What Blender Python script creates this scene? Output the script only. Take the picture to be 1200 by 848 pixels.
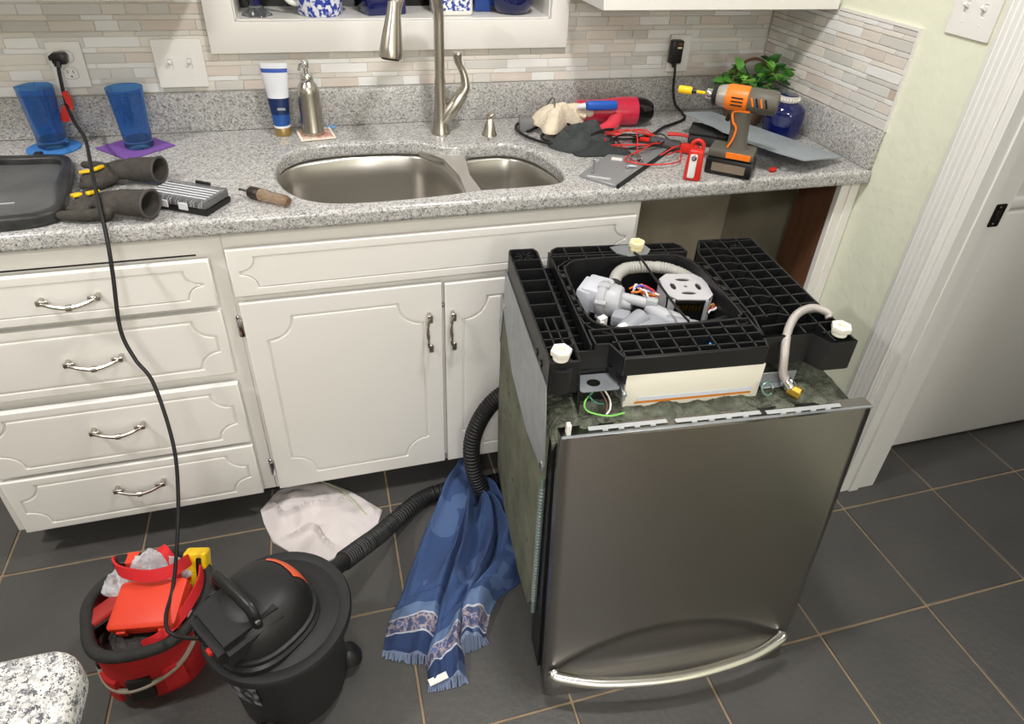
import bpy, bmesh, math, random
from math import pi, sin, cos, radians
from mathutils import Vector, Matrix, noise

for _o in list(bpy.data.objects):
    bpy.data.objects.remove(_o)
SC = bpy.context.scene
COL = SC.collection

# ------------------------------------------------------------------ camera
cam_d = bpy.data.cameras.new('camera')
cam = bpy.data.objects.new('camera', cam_d)
COL.objects.link(cam)
SC.camera = cam
cam_d.sensor_width = 36.0
cam_d.lens = 36.0 * 783.846 / 1200.0
cam_d.shift_y = -48.633 / 1200.0
cam_d.clip_start = 0.02
_r = Vector((0.96303342, -0.26632292, 0.0404813))
_u = Vector((0.11710515, 0.54922621, 0.82742792))
_b = Vector((-0.24259641, -0.79210017, 0.56011098))
_m = Matrix((_r, _u, _b)).transposed().to_4x4()
_m.translation = Vector((-1.40931, -1.96419, 1.54836))
cam.matrix_world = _m

# ------------------------------------------------------------------ world, lights, exposure
w = bpy.data.worlds.new('world')
SC.world = w
w.use_nodes = True
w.node_tree.nodes['Background'].inputs[0].default_value = (0.9, 0.95, 1.0, 1)
w.node_tree.nodes['Background'].inputs[1].default_value = 0.05
SC.view_settings.view_transform = 'Standard'
SC.view_settings.look = 'None'
SC.view_settings.gamma = 1.0
SC.view_settings.exposure = 0.0
SC.view_settings.use_curve_mapping = False


def lamp(name, loc, size, power, color=(1.0, 0.98, 0.972)):
    d = bpy.data.lights.new(name, 'AREA')
    d.shape = 'DISK'
    d.size = size
    d.energy = power
    d.color = color
    o = bpy.data.objects.new(name, d)
    COL.objects.link(o)
    o.location = loc
    return o


lamp('ceiling_lamp', (-0.92, -1.02, 2.40), 0.16, 20)
lamp('ceiling_lamp', (-2.75, -1.15, 2.40), 0.16, 27)
lamp('ceiling_lamp', (-1.75, -2.9, 2.40), 0.5, 34)
lamp('ceiling_lamp', (1.3, -1.6, 2.40), 0.3, 12)
_d = bpy.data.lights.new('added_fill_light', 'POINT')  # unseen front fill, added to brighten the alcove and soften the shading
_d.energy = 55
_d.shadow_soft_size = 0.22
_d.color = (1.0, 0.98, 0.972)
_o = bpy.data.objects.new('added_fill_light', _d)
COL.objects.link(_o)
_o.location = (-1.0, -4.2, 1.75)


# ------------------------------------------------------------------ materials
def lin(c):
    return tuple(((v / 255.0) / 12.92 if v / 255.0 <= 0.04045 else ((v / 255.0 + 0.055) / 1.055) ** 2.4) for v in c) + (1.0,)


MATS = {}


def mat(name, c, rough=0.5, metal=0.0, var=None, bump=None, trans=0.0, ior=1.45, coat=0.0, aniso=0.0, spec=None, stretch=None):
    """var=(scale, rgb2, contrast): noise mix to a second colour; bump=(scale, strength)."""
    if name in MATS:
        return MATS[name]
    m = bpy.data.materials.new(name)
    m.use_nodes = True
    nt = m.node_tree
    p = nt.nodes['Principled BSDF']
    p.inputs['Base Color'].default_value = lin(c)
    p.inputs['Roughness'].default_value = rough
    p.inputs['Metallic'].default_value = metal
    p.inputs['IOR'].default_value = ior
    if trans:
        p.inputs['Transmission Weight'].default_value = trans
    if coat:
        p.inputs['Coat Weight'].default_value = coat
    if aniso:
        p.inputs['Anisotropic'].default_value = aniso
    if spec is not None:
        p.inputs['Specular IOR Level'].default_value = spec
    vec = None
    if var or bump:
        tc = nt.nodes.new('ShaderNodeTexCoord')
        vec = tc.outputs['Object']
        if stretch:
            mp = nt.nodes.new('ShaderNodeMapping')
            mp.inputs['Scale'].default_value = stretch
            nt.links.new(vec, mp.inputs[0])
            vec = mp.outputs[0]
    if var:
        n = nt.nodes.new('ShaderNodeTexNoise')
        n.inputs['Scale'].default_value = var[0]
        n.inputs['Detail'].default_value = 5
        nt.links.new(vec, n.inputs['Vector'])
        r = nt.nodes.new('ShaderNodeValToRGB')
        k = var[2] if len(var) > 2 else 0.2
        r.color_ramp.elements[0].position = 0.5 - k
        r.color_ramp.elements[1].position = 0.5 + k
        r.color_ramp.elements[0].color = lin(c)
        r.color_ramp.elements[1].color = lin(var[1])
        nt.links.new(n.outputs['Fac'], r.inputs[0])
        nt.links.new(r.outputs[0], p.inputs['Base Color'])
    if bump:
        n2 = nt.nodes.new('ShaderNodeTexNoise')
        n2.inputs['Scale'].default_value = bump[0]
        n2.inputs['Detail'].default_value = 4
        nt.links.new(vec, n2.inputs['Vector'])
        b = nt.nodes.new('ShaderNodeBump')
        b.inputs['Strength'].default_value = bump[1]
        b.inputs['Distance'].default_value = 0.01
        nt.links.new(n2.outputs['Fac'], b.inputs['Height'])
        nt.links.new(b.outputs[0], p.inputs['Normal'])
    MATS[name] = m
    return m


def granite(name, scale):
    m = bpy.data.materials.new(name)
    m.use_nodes = True
    nt = m.node_tree
    p = nt.nodes['Principled BSDF']
    p.inputs['Roughness'].default_value = 0.16
    tc = nt.nodes.new('ShaderNodeTexCoord')
    nz = nt.nodes.new('ShaderNodeTexNoise')
    nz.inputs['Scale'].default_value = scale * 1.3
    mixv = nt.nodes.new('ShaderNodeMixRGB')
    mixv.blend_type = 'ADD'
    mixv.inputs[0].default_value = 0.012
    nt.links.new(tc.outputs['Object'], nz.inputs['Vector'])
    nt.links.new(tc.outputs['Object'], mixv.inputs[1])
    nt.links.new(nz.outputs['Color'], mixv.inputs[2])
    vo = nt.nodes.new('ShaderNodeTexVoronoi')
    vo.inputs['Scale'].default_value = scale
    nt.links.new(mixv.outputs[0], vo.inputs['Vector'])
    sp = nt.nodes.new('ShaderNodeSeparateColor')
    nt.links.new(vo.outputs['Color'], sp.inputs[0])
    r = nt.nodes.new('ShaderNodeValToRGB')
    r.color_ramp.interpolation = 'CONSTANT'
    stops = [(0.0, (92, 92, 98)), (0.08, (136, 135, 137)), (0.20, (166, 165, 163)), (0.38, (188, 186, 182)), (0.60, (202, 200, 195)), (0.84, (214, 211, 204))]
    e = r.color_ramp.elements
    e[0].position, e[0].color = stops[0][0], lin(stops[0][1])
    e[1].position, e[1].color = stops[1][0], lin(stops[1][1])
    for s in stops[2:]:
        x = e.new(s[0])
        x.color = lin(s[1])
    nt.links.new(sp.outputs[0], r.inputs[0])
    # sparse small dark flecks
    vo2 = nt.nodes.new('ShaderNodeTexVoronoi')
    vo2.inputs['Scale'].default_value = scale * 1.9
    nt.links.new(mixv.outputs[0], vo2.inputs['Vector'])
    sp2 = nt.nodes.new('ShaderNodeSeparateColor')
    nt.links.new(vo2.outputs['Color'], sp2.inputs[0])
    lt = nt.nodes.new('ShaderNodeMath')
    lt.operation = 'LESS_THAN'
    lt.inputs[1].default_value = 0.12
    nt.links.new(sp2.outputs[1], lt.inputs[0])
    mx = nt.nodes.new('ShaderNodeMixRGB')
    mx.inputs[2].default_value = lin((84, 82, 86))
    nt.links.new(lt.outputs[0], mx.inputs[0])
    nt.links.new(r.outputs[0], mx.inputs[1])
    nt.links.new(mx.outputs[0], p.inputs['Base Color'])
    return m


M_granite = granite('speckled_granite', 350)
M_granite2 = granite('speckled_granite_island', 240)
M_cab = mat('cabinet_paint', (232, 229, 223), 0.32)
M_trimw = mat('white_trim_paint', (228, 227, 222), 0.35)
M_wall = mat('pale_green_wall', (230, 232, 210), 0.7, bump=(28, 0.25))
M_wall2 = mat('room_wall', (205, 203, 190), 0.8)
M_ceil = mat('ceiling_paint', (230, 230, 226), 0.9)
M_ftile = mat('slate_floor_tile', (67, 66, 64), 0.42, var=(5, (81, 79, 77), 0.3), bump=(60, 0.12))
M_grout = mat('tan_grout', (150, 130, 104), 0.9, var=(40, (128, 112, 92)))
M_tgrout = mat('pale_tile_grout', (228, 224, 217), 0.9)
M_alcove = mat('alcove_plaster', (178, 169, 148), 0.9, var=(4, (150, 141, 122)))
M_brown = mat('dark_brown_wood', (112, 74, 50), 0.6, var=(8, (90, 58, 38)), stretch=(6, 6, 0.6))
M_toe = mat('toe_kick_black', (32, 30, 28), 0.8)
M_steel = mat('brushed_nickel', (190, 184, 174), 0.27, 1.0)
M_steel_s = mat('stainless_sink', (192, 188, 181), 0.34, 1.0, bump=(300, 0.03), stretch=(1, 1, 0.05))
M_steel_d = mat('stainless_door', (142, 139, 137), 0.28, 1.0, aniso=0.85)
_tg = M_steel_d.node_tree.nodes.new('ShaderNodeTangent')
_tg.direction_type = 'UV_MAP'
_tg.uv_map = 'UVMap'
M_steel_d.node_tree.links.new(_tg.outputs[0], M_steel_d.node_tree.nodes['Principled BSDF'].inputs['Tangent'])
M_chrome = mat('polished_chrome', (215, 215, 215), 0.12, 1.0)
M_galv = mat('galvanised_metal', (176, 180, 184), 0.42, 0.75, var=(30, (158, 163, 168)))
M_black = mat('black_plastic', (26, 26, 27), 0.38)
M_blackm = mat('matt_black_plastic', (30, 30, 31), 0.6, bump=(300, 0.05))
M_rubber = mat('black_rubber', (22, 22, 22), 0.55)
M_felt = mat('grey_green_insulation', (110, 113, 98), 0.95, var=(60, (66, 70, 58), 0.22), bump=(110, 1.0))
M_felt2 = mat('grey_green_side_mat', (120, 123, 104), 0.9, var=(14, (80, 82, 68), 0.3), bump=(30, 0.6))
M_white = mat('white_plastic', (232, 230, 224), 0.4)
M_cream = mat('cream_nylon', (240, 228, 180), 0.4)
M_nutw = mat('white_nylon', (236, 232, 220), 0.4)
M_red = mat('red_plastic', (208, 40, 30), 0.38)
M_redfab = mat('red_bag_fabric', (186, 34, 36), 0.8, bump=(250, 0.3))
M_strap = mat('red_webbing', (214, 36, 42), 0.7, bump=(400, 0.3))
M_orangered = mat('orange_red_case', (228, 66, 40), 0.45)
M_orange = mat('orange_plastic', (240, 122, 30), 0.4)
M_greyd = mat('grey_tool_plastic', (92, 88, 78), 0.5)
M_yellow = mat('yellow_plastic', (238, 196, 20), 0.42)
M_brass = mat('brass', (196, 160, 70), 0.3, 1.0)
M_greyp = mat('light_grey_plastic', (176, 177, 180), 0.42)
M_greyp2 = mat('mid_grey_plastic', (150, 152, 158), 0.45)
M_blueglass = mat('cobalt_glass', (112, 172, 236), 0.04, trans=0.92, ior=1.4)
M_navyglass = mat('navy_glass', (16, 26, 88), 0.06, trans=0.25, coat=0.5)
M_plate = mat('wall_plate_white', (232, 229, 224), 0.35)
M_dark = mat('dark_night_glass', (14, 13, 12), 0.06)


# ------------------------------------------------------------------ mesh helpers
def new_bm():
    return bmesh.new()


def box(bm, x0, y0, z0, x1, y1, z1, bev=0.0, seg=2, rot=None, piv=None):
    g = bmesh.ops.create_cube(bm, size=1.0)
    vs = g['verts']
    for v in vs:
        v.co = Vector(((x0 + x1) / 2 + v.co.x * (x1 - x0), (y0 + y1) / 2 + v.co.y * (y1 - y0), (z0 + z1) / 2 + v.co.z * (z1 - z0)))
    if bev > 0:
        es = list({e for v in vs for e in v.link_edges})
        r = bmesh.ops.bevel(bm, geom=es, offset=bev, segments=seg, profile=0.5, affect='EDGES')
        vs = list({v for f in r['faces'] for v in f.verts} | {v for v in vs if v.is_valid})
    if rot is not None:
        p = Vector(piv) if piv is not None else Vector(((x0 + x1) / 2, (y0 + y1) / 2, (z0 + z1) / 2))
        bmesh.ops.rotate(bm, verts=vs, cent=p, matrix=rot)
    return vs


def lathe(bm, prof, n=24, c=(0, 0, 0), axis=None, cap0=True, cap1=True, sx=1.0, sy=1.0):
    """prof: list of (r, z) from bottom to top; axis: direction of +z."""
    q = Vector((0, 0, 1)).rotation_difference(Vector(axis).normalized()).to_matrix() if axis is not None else Matrix.Identity(3)
    c = Vector(c)
    rings = []
    for r, z in prof:
        ring = []
        for i in range(n):
            a = 2 * pi * i / n
            ring.append(bm.verts.new(c + q @ Vector((r * cos(a) * sx, r * sin(a) * sy, z))))
        rings.append(ring)
    for a, b in zip(rings[:-1], rings[1:]):
        for i in range(n):
            j = (i + 1) % n
            bm.faces.new((a[i], a[j], b[j], b[i]))
    if cap0:
        bm.faces.new(list(reversed(rings[0])))
    if cap1:
        bm.faces.new(rings[-1])
    return rings


def smooth_path(pts, n):
    P = [Vector(p) for p in pts]
    if len(P) < 3:
        return [P[0].lerp(P[-1], i / n) for i in range(n + 1)]
    P = [P[0] * 2 - P[1]] + P + [P[-1] * 2 - P[-2]]
    out = []
    segs = len(P) - 3
    for i in range(n + 1):
        t = i / n * segs
        k = min(int(t), segs - 1)
        f = t - k
        p0, p1, p2, p3 = P[k:k + 4]
        out.append(0.5 * ((2 * p1) + (p2 - p0) * f + (2 * p0 - 5 * p1 + 4 * p2 - p3) * f * f + (3 * p1 - p0 - 3 * p2 + p3) * f ** 3))
    return out


def tube(bm, pts, r, n=8, steps=None, cap=True, sy=1.0, up=None):
    """tube along a smooth path; r is a number or function of t in 0..1."""
    P = smooth_path(pts, steps) if steps else [Vector(p) for p in pts]
    rf = r if callable(r) else (lambda t: r)
    T = []
    for i in range(len(P)):
        d = P[min(i + 1, len(P) - 1)] - P[max(i - 1, 0)]
        T.append(d.normalized() if d.length > 1e-9 else Vector((0, 0, 1)))
    nrm = Vector(up) if up is not None else (Vector((0, 0, 1)) if abs(T[0].z) < 0.9 else Vector((1, 0, 0)))
    nrm = (nrm - T[0] * nrm.dot(T[0])).normalized()
    rings = []
    for i, p in enumerate(P):
        nrm = nrm - T[i] * nrm.dot(T[i])
        nrm = nrm.normalized() if nrm.length > 1e-6 else T[i].orthogonal().normalized()
        bi = T[i].cross(nrm)
        rr = rf(i / (len(P) - 1))
        rings.append([bm.verts.new(p + (nrm * cos(2 * pi * k / n) * sy + bi * sin(2 * pi * k / n)) * rr) for k in range(n)])
    for a, b in zip(rings[:-1], rings[1:]):
        for i in range(n):
            j = (i + 1) % n
            bm.faces.new((a[i], b[i], b[j], a[j]))
    if cap:
        bm.faces.new(rings[0])
        bm.faces.new(list(reversed(rings[-1])))
    return rings


def prism(bm, pts, z0, z1, mtx=None):
    """extrude a 2-D polygon (x, y) from z0 to z1."""
    a = [bm.verts.new((x, y, z0)) for x, y in pts]
    b = [bm.verts.new((x, y, z1)) for x, y in pts]
    n = len(pts)
    bm.faces.new(list(reversed(a)))
    bm.faces.new(b)
    for i in range(n):
        j = (i + 1) % n
        bm.faces.new((a[i], a[j], b[j], b[i]))
    if mtx is not None:
        bmesh.ops.transform(bm, verts=a + b, matrix=mtx)
    return a + b


def strip(bm, pts, wdt, th, steps, upv=None):
    """a flat band (strap, wire sleeve, spring steel) along a path: wdt across, th thick."""
    P = smooth_path(pts, steps)
    prev = None
    for i, p in enumerate(P):
        d = (P[min(i + 1, len(P) - 1)] - P[max(i - 1, 0)]).normalized()
        u = Vector(upv(i / steps) if callable(upv) else upv) if upv is not None else Vector((0, 0, 1))
        u = (u - d * u.dot(d)).normalized()
        s = d.cross(u)
        q = [bm.verts.new(p + u * a * wdt / 2 + s * b * th / 2) for a, b in ((-1, -1), (1, -1), (1, 1), (-1, 1))]
        if prev:
            for k in range(4):
                bm.faces.new((prev[k], prev[(k + 1) % 4], q[(k + 1) % 4], q[k]))
        else:
            bm.faces.new(q)
        prev = q
    bm.faces.new(list(reversed(prev)))


def plate(outlines, z0, z1, bev=0.0, res=2):
    """bmesh of a plate with holes: first outline outer, others are holes (2-D curve fill)."""
    cu = bpy.data.curves.new('tmp', 'CURVE')
    cu.dimensions = '2D'
    cu.fill_mode = 'BOTH'
    for o in outlines:
        s = cu.splines.new('POLY')
        s.points.add(len(o) - 1)
        for i, (x, y) in enumerate(o):
            s.points[i].co = (x, y, 0, 1)
        s.use_cyclic_u = True
    cu.extrude = (z1 - z0) / 2 - bev
    cu.bevel_depth = bev
    cu.bevel_resolution = res if bev else 0
    cu.offset = -bev
    ob = bpy.data.objects.new('tmp', cu)
    COL.objects.link(ob)
    dg = bpy.context.evaluated_depsgraph_get()
    me = bpy.data.meshes.new_from_object(ob.evaluated_get(dg))
    bm = bmesh.new()
    bm.from_mesh(me)
    bmesh.ops.translate(bm, verts=bm.verts, vec=(0, 0, (z0 + z1) / 2))
    bpy.data.objects.remove(ob)
    bpy.data.curves.remove(cu)
    bpy.data.meshes.remove(me)
    bmesh.ops.remove_doubles(bm, verts=bm.verts, dist=1e-5)
    return bm


def rrect(x0, y0, x1, y1, r, n=6):
    out = []
    for cx, cy, a0 in ((x1 - r, y0 + r, -pi / 2), (x1 - r, y1 - r, 0), (x0 + r, y1 - r, pi / 2), (x0 + r, y0 + r, pi)):
        for i in range(n + 1):
            a = a0 + pi / 2 * i / n
            out.append((cx + r * cos(a), cy + r * sin(a)))
    return out


def loop2d(pts, n):
    """closed catmull-rom through 2-D points."""
    out = []
    m = len(pts)
    for i in range(m):
        p0, p1, p2, p3 = (Vector(pts[(i + k - 1) % m]) for k in range(4))
        for k in range(n):
            f = k / n
            q = 0.5 * ((2 * p1) + (p2 - p0) * f + (2 * p0 - 5 * p1 + 4 * p2 - p3) * f * f + (3 * p1 - p0 - 3 * p2 + p3) * f ** 3)
            out.append((q.x, q.y))
    return out


def finish(bm, name, m, ang=38, flat=False):
    bmesh.ops.recalc_face_normals(bm, faces=bm.faces)
    me = bpy.data.meshes.new(name)
    bm.to_mesh(me)
    bm.free()
    me.materials.append(m)
    if not flat:
        me.shade_smooth()
        me.set_sharp_from_angle(angle=radians(ang))
    return me


def link(name, data, parent=None):
    o = bpy.data.objects.new(name, data)
    COL.objects.link(o)
    if parent is not None:
        o.parent = parent
    return o


def part(name, bm, m, parent=None, label=None, ang=38, stuff=False, flat=False, wn=False):
    o = link(name, finish(bm, name, m, ang, flat), parent)
    if wn:
        o.modifiers.new('weighted_normals', 'WEIGHTED_NORMAL').keep_sharp = True
    if label:
        o['label'] = label
    if stuff:
        o['kind'] = 'stuff'
    return o


def thing(name, label, cat, loc=(0, 0, 0), rz=0.0, group=None):
    o = link(name, None)
    o.location = loc
    o.rotation_euler = (0, 0, rz)
    o['label'] = label
    o['category'] = cat
    if group:
        o['group'] = group
    return o


def solo(name, bm, m, label, cat, group=None, ang=38, loc=None, rz=0.0):
    o = part(name, bm, m, None, label, ang)
    o['category'] = cat
    if group:
        o['group'] = group
    if loc is not None:
        o.location = loc
        o.rotation_euler = (0, 0, rz)
    return o


def struct(name, bm, m, parent=None, ang=38):
    o = part(name, bm, m, parent, None, ang)
    if parent is None:
        o['kind'] = 'structure'
    return o


def add_mat(o, m):
    o.data.materials.append(m)
    return len(o.data.materials) - 1


def heap(outline, h, seed, rings=14, n=64, fold=0.35, scale=9.0, p=1.6, edge=0.004, cen=None, ridge=0.0, rdir=0.0, z0=0.0, straight=False):
    """crumpled cloth heap over a closed 2-D outline, resting on z0."""
    bm = bmesh.new()
    o = loop2d(outline, max(1, n // len(outline)))
    if straight:
        m_ = max(1, n // len(outline))
        o = []
        for a_, b_ in zip(outline, outline[1:] + outline[:1]):
            o += [(a_[0] + (b_[0] - a_[0]) * k / m_, a_[1] + (b_[1] - a_[1]) * k / m_) for k in range(m_)]
    n = len(o)
    cx = sum(q[0] for q in o) / n if cen is None else cen[0]
    cy = sum(q[1] for q in o) / n if cen is None else cen[1]
    sv = Vector((seed * 3.7, seed * 1.3, seed * 7.1))
    prev = None
    top = bm.verts.new((cx, cy, z0 + h))

    def hz(x, y, t):
        a = noise.noise(Vector((x * scale, y * scale, 0)) + sv)
        b = noise.noise(Vector((x * scale * 2.3, y * scale * 2.3, 5)) + sv)
        rd = 0.0
        if ridge:
            u = (x * cos(rdir) + y * sin(rdir))
            rd = ridge * (max(0.0, 1 - 3.2 * abs(sin(u * 24 + 2.6 * a)))) ** 1.2 * (1 - t ** 4)
        base = h * max(0.0, 1 - t ** p)
        return z0 + edge + max(0.0, base * (1 + fold * 1.6 * a) + h * fold * 0.7 * (abs(b) * (1 - 0.5 * t)) + rd)
    for k in range(1, rings + 1):
        t = k / rings
        ring = []
        for i, (ox, oy) in enumerate(o):
            x, y = cx + (ox - cx) * t, cy + (oy - cy) * t
            ring.append(bm.verts.new((x, y, hz(x, y, t))))
        for i in range(n):
            j = (i + 1) % n
            if prev is None:
                bm.faces.new((top, ring[i], ring[j]))
            else:
                bm.faces.new((prev[i], ring[i], ring[j], prev[j]))
        prev = ring
    bot = [bm.verts.new((q[0], q[1], z0)) for q in o]
    for i in range(n):
        j = (i + 1) % n
        bm.faces.new((prev[i], bot[i], bot[j], prev[j]))
    bm.faces.new(list(reversed(bot)))
    top.co.z = hz(cx, cy, 0)
    return bm


def remesh(bm, voxel, smooth=4):
    """fuse overlapping closed shapes into one skin."""
    me = bpy.data.meshes.new('tmp')
    bmesh.ops.recalc_face_normals(bm, faces=bm.faces)
    bm.to_mesh(me)
    bm.free()
    ob = bpy.data.objects.new('tmp', me)
    COL.objects.link(ob)
    md = ob.modifiers.new('r', 'REMESH')
    md.mode = 'VOXEL'
    md.voxel_size = voxel
    if smooth:
        ms = ob.modifiers.new('s', 'SMOOTH')
        ms.iterations = smooth
        ms.factor = 0.5
    dg = bpy.context.evaluated_depsgraph_get()
    m2 = bpy.data.meshes.new_from_object(ob.evaluated_get(dg))
    b2 = bmesh.new()
    b2.from_mesh(m2)
    bpy.data.objects.remove(ob)
    bpy.data.meshes.remove(me)
    bpy.data.meshes.remove(m2)
    return b2


RX90 = Matrix.Rotation(pi / 2, 4, 'X')          # (x, y, z) -> (x, -z, y): a plan shape becomes a front elevation

HC = 0.92            # counter height
YF = -0.559          # face-frame plane
YD = -0.579          # door-front plane
T = 0.328            # floor tile pitch

# ================================================================== SETTING
bm = new_bm()
box(bm, -4.6, -5.0, -0.06, 2.6, 0.25, -0.003)
floor = struct('floor', bm, M_grout)
bm = new_bm()
box(bm, -T / 2 + 0.003, -T / 2 + 0.003, -0.006, T / 2 - 0.003, T / 2 - 0.003, 0.0, 0.0015, 1)
tile_me = finish(bm, 'tile', M_ftile)
for i in range(-3, 15):
    for j in range(-6, 3):
        o = link('tile', tile_me, floor)
        o.location = (-2.3264 + (i + 0.5) * T, -0.62246 + (j + 0.5) * T, 0)
        o.rotation_euler = (0, 0, pi / 2 * ((i * 7 + j * 3) % 4))

bm = new_bm()
box(bm, -4.6, -5.0, 2.44, 2.6, 0.25, 2.52)
struct('ceiling', bm, M_ceil)
# back wall with the window niche cut in it
bm = plate([[(-4.6, 0), (0.12, 0), (0.12, 2.44), (-4.6, 2.44)], [(-1.587, 1.195), (-0.739, 1.195), (-0.739, 1.98), (-1.587, 1.98)]], 0.0, 0.2)
bmesh.ops.transform(bm, verts=bm.verts, matrix=RX90)
bmesh.ops.translate(bm, verts=bm.verts, vec=(0, 0.205, 0))
wall_back = struct('wall_back', bm, M_tgrout)
# right wall (with the doorway: opening y -0.885 .. -1.70)
bm = new_bm()
box(bm, 0.0, -0.872, 0.0, 0.115, 0.2, 2.44)
box(bm, 0.0, -1.72, 2.05, 0.115, -0.872, 2.44)
box(bm, 0.0, -5.0, 0.0, 0.115, -1.72, 2.44)
wall_right = struct('wall_right', bm, M_wall)
bm = new_bm()
box(bm, -4.6, -5.1, 0.0, 2.6, -5.0, 2.44)
struct('wall_front', bm, M_wall2)
bm = new_bm()
box(bm, -4.7, -5.0, 0.0, -4.6, 0.25, 2.44)
struct('wall_left', bm, M_wall2)
bm = new_bm()
box(bm, 0.115, 0.1, 0.0, 2.6, 0.2, 2.44)
struct('wall_utility', bm, M_wall2)
bm = new_bm()
box(bm, 2.6, -5.0, 0.0, 2.7, 0.25, 2.44)
struct('wall_far_right', bm, M_wall2)

# door casing, jamb and stop on the right wall
bm = new_bm()
for y0, y1, x in ((-0.872, -0.784, 0.012), (-0.868, -0.792, 0.016), (-0.860, -0.856, 0.020), (-0.802, -0.797, 0.020)):
    box(bm, -x, y0, 0.0, 0.0, y1, 2.12, 0.002, 1)
for k in range(3):
    yy = -0.846 + k * 0.016
    box(bm, -0.0185, yy, 0.0, 0.0, yy + 0.009, 2.12, 0.002, 1)
struct('trim_1', bm, M_trimw)
bm = new_bm()
box(bm, -0.006, -0.893, 0.0, 0.121, -0.872, 2.06, 0.0015, 1)
jamb = struct('trim_2', bm, M_trimw)
bm = new_bm()
box(bm, 0.026, -0.899, 0.0, 0.060, -0.893, 2.05, 0.002, 1)
part('door_stop', bm, M_trimw, jamb)
# strike plate on the jamb
bm = plate([rrect(0.074, 0.893, 0.1055, 0.951, 0.004)], 0.0, 0.002)
bmesh.ops.transform(bm, verts=bm.verts, matrix=RX90)
bmesh.ops.translate(bm, verts=bm.verts, vec=(0, -0.893, 0))
sp = part('strike_plate', bm, mat('dark_bronze', (52, 47, 38), 0.35, 0.8), jamb, 'dark bronze strike plate')
bm = new_bm()
lathe(bm, [(0.0035, 0), (0.003, 0.0015)], 10, (0.089, -0.8945, 0.901), (0, -1, 0))
lathe(bm, [(0.0035, 0), (0.003, 0.0015)], 10, (0.089, -0.8945, 0.943), (0, -1, 0))
part('screw', bm, M_chrome, jamb)
bm = new_bm()
box(bm, 0.083, -0.8966, 0.909, 0.096, -0.8951, 0.935, 0.0005, 1)  # black block paints the dark of the latch recess on the solid plate
part('latch_hole_shade', bm, M_black, jamb)

# window over the sink: casing, sill, dark pane
bm = plate([[(-1.657, 1.119), (-0.687, 1.119), (-0.687, 2.06), (-1.657, 2.06)], [(-1.587, 1.195), (-0.739, 1.195), (-0.739, 1.98), (-1.587, 1.98)]], 0.0, 0.021, 0.002, 1)
bmesh.ops.transform(bm, verts=bm.verts, matrix=RX90)
bmesh.ops.translate(bm, verts=bm.verts, vec=(0, 0.005, 0))
window = struct('window_1', bm, M_cab)
bm = new_bm()
box(bm, -1.5855, 0.002, 1.1952, -0.7405, 0.188, 1.1985)
part('window_sill', bm, M_cab, window)
bm = new_bm()
box(bm, -1.5868, 0.002, 1.1952, -1.5835, 0.188, 1.979)
box(bm, -0.7425, 0.002, 1.1952, -0.7392, 0.188, 1.979)
part('reveal', bm, M_cab, window)
bm = new_bm()
box(bm, -1.5868, 0.1885, 1.1952, -0.7392, 0.198, 1.979)
part('pane', bm, M_dark, window)
for xa, xb in ((-1.583, -1.56), (-0.766, -0.743), (-1.18, -1.15)):
    bm = new_bm()
    box(bm, xa, 0.165, 1.1987, xb, 0.1875, 1.978, 0.002, 1)
    part('window_frame', bm, M_dark, window)

# ------------------------------------------------------------------ mosaic backsplash tiles
TM = [mat('mosaic_cream_marble', (232, 227, 218), 0.3, var=(14, (222, 215, 205), 0.25), stretch=(0.5, 0.5, 3)),
      mat('mosaic_beige', (225, 218, 209), 0.35, var=(12, (216, 207, 197), 0.25), stretch=(0.4, 0.4, 4)),
      mat('mosaic_pink_tan', (222, 211, 202), 0.4, var=(10, (212, 199, 188), 0.25), stretch=(0.35, 0.35, 5)),
      mat('mosaic_grey_stone', (214, 211, 205), 0.35, var=(12, (205, 202, 195), 0.25), stretch=(0.5, 0.5, 3)),
      mat('mosaic_white_glass', (236, 235, 232), 0.1, coat=0.6),
      mat('mosaic_pearl_glass', (218, 216, 210), 0.12, coat=0.5),
      mat('mosaic_tan', (198, 186, 171), 0.4, var=(12, (186, 172, 155), 0.25), stretch=(0.35, 0.35, 5))]
TW = [5, 4, 1.8, 5, 4, 4, 0.5]
rng = random.Random(11)


def mosaic(parent, u0, u1, z0, z1, fn, skip=None):
    z = z0
    row = 0
    stuff = {}
    while z < z1 - 0.004:
        h = 0.0235 if row % 2 == 0 else 0.0112
        top = min(z + h, z1)
        u = u0 - rng.random() * 0.06
        while u < u1:
            L = rng.choice([0.052, 0.070, 0.098, 0.125, 0.048]) if row % 2 == 0 else rng.choice([0.07, 0.1, 0.148, 0.125])
            a, b = max(u, u0), min(u + L, u1)
            u += L + 0.0016
            if b - a < 0.006:
                continue
            mi = rng.choices(range(7), TW)[0]
            if row % 2 == 1:
                mi = rng.choice([4, 4, 5, 0, 0, 1, 3])
            pieces = [(a, b, z, top)]
            if skip:
                pieces = skip(a, b, z, top)
            for (pa, pb, pz, pt) in pieces:
                if pb - pa < 0.004 or pt - pz < 0.003:
                    continue
                bm = new_bm()
                fn(bm, pa, pb, pz, pt, 0.0055 + rng.random() * 0.0012)
                o = part('tile', bm, TM[mi], parent)
        z = top + 0.0016
        row += 1


def back_skip(a, b, z, t):
    # window casing occupies x -1.659..-0.685 above z 1.117; everything behind the wall plates is fine
    if t <= 1.117:
        return [(a, b, z, t)]
    out = []
    if z < 1.117 and b > -1.659 and a < -0.685:
        out.append((max(a, -1.659), min(b, -0.685), z, 1.117))
    if a < -1.659:
        out.append((a, min(b, -1.659), z, t))
    if b > -0.685:
        out.append((max(a, -0.685), b, z, t))
    return out


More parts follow.
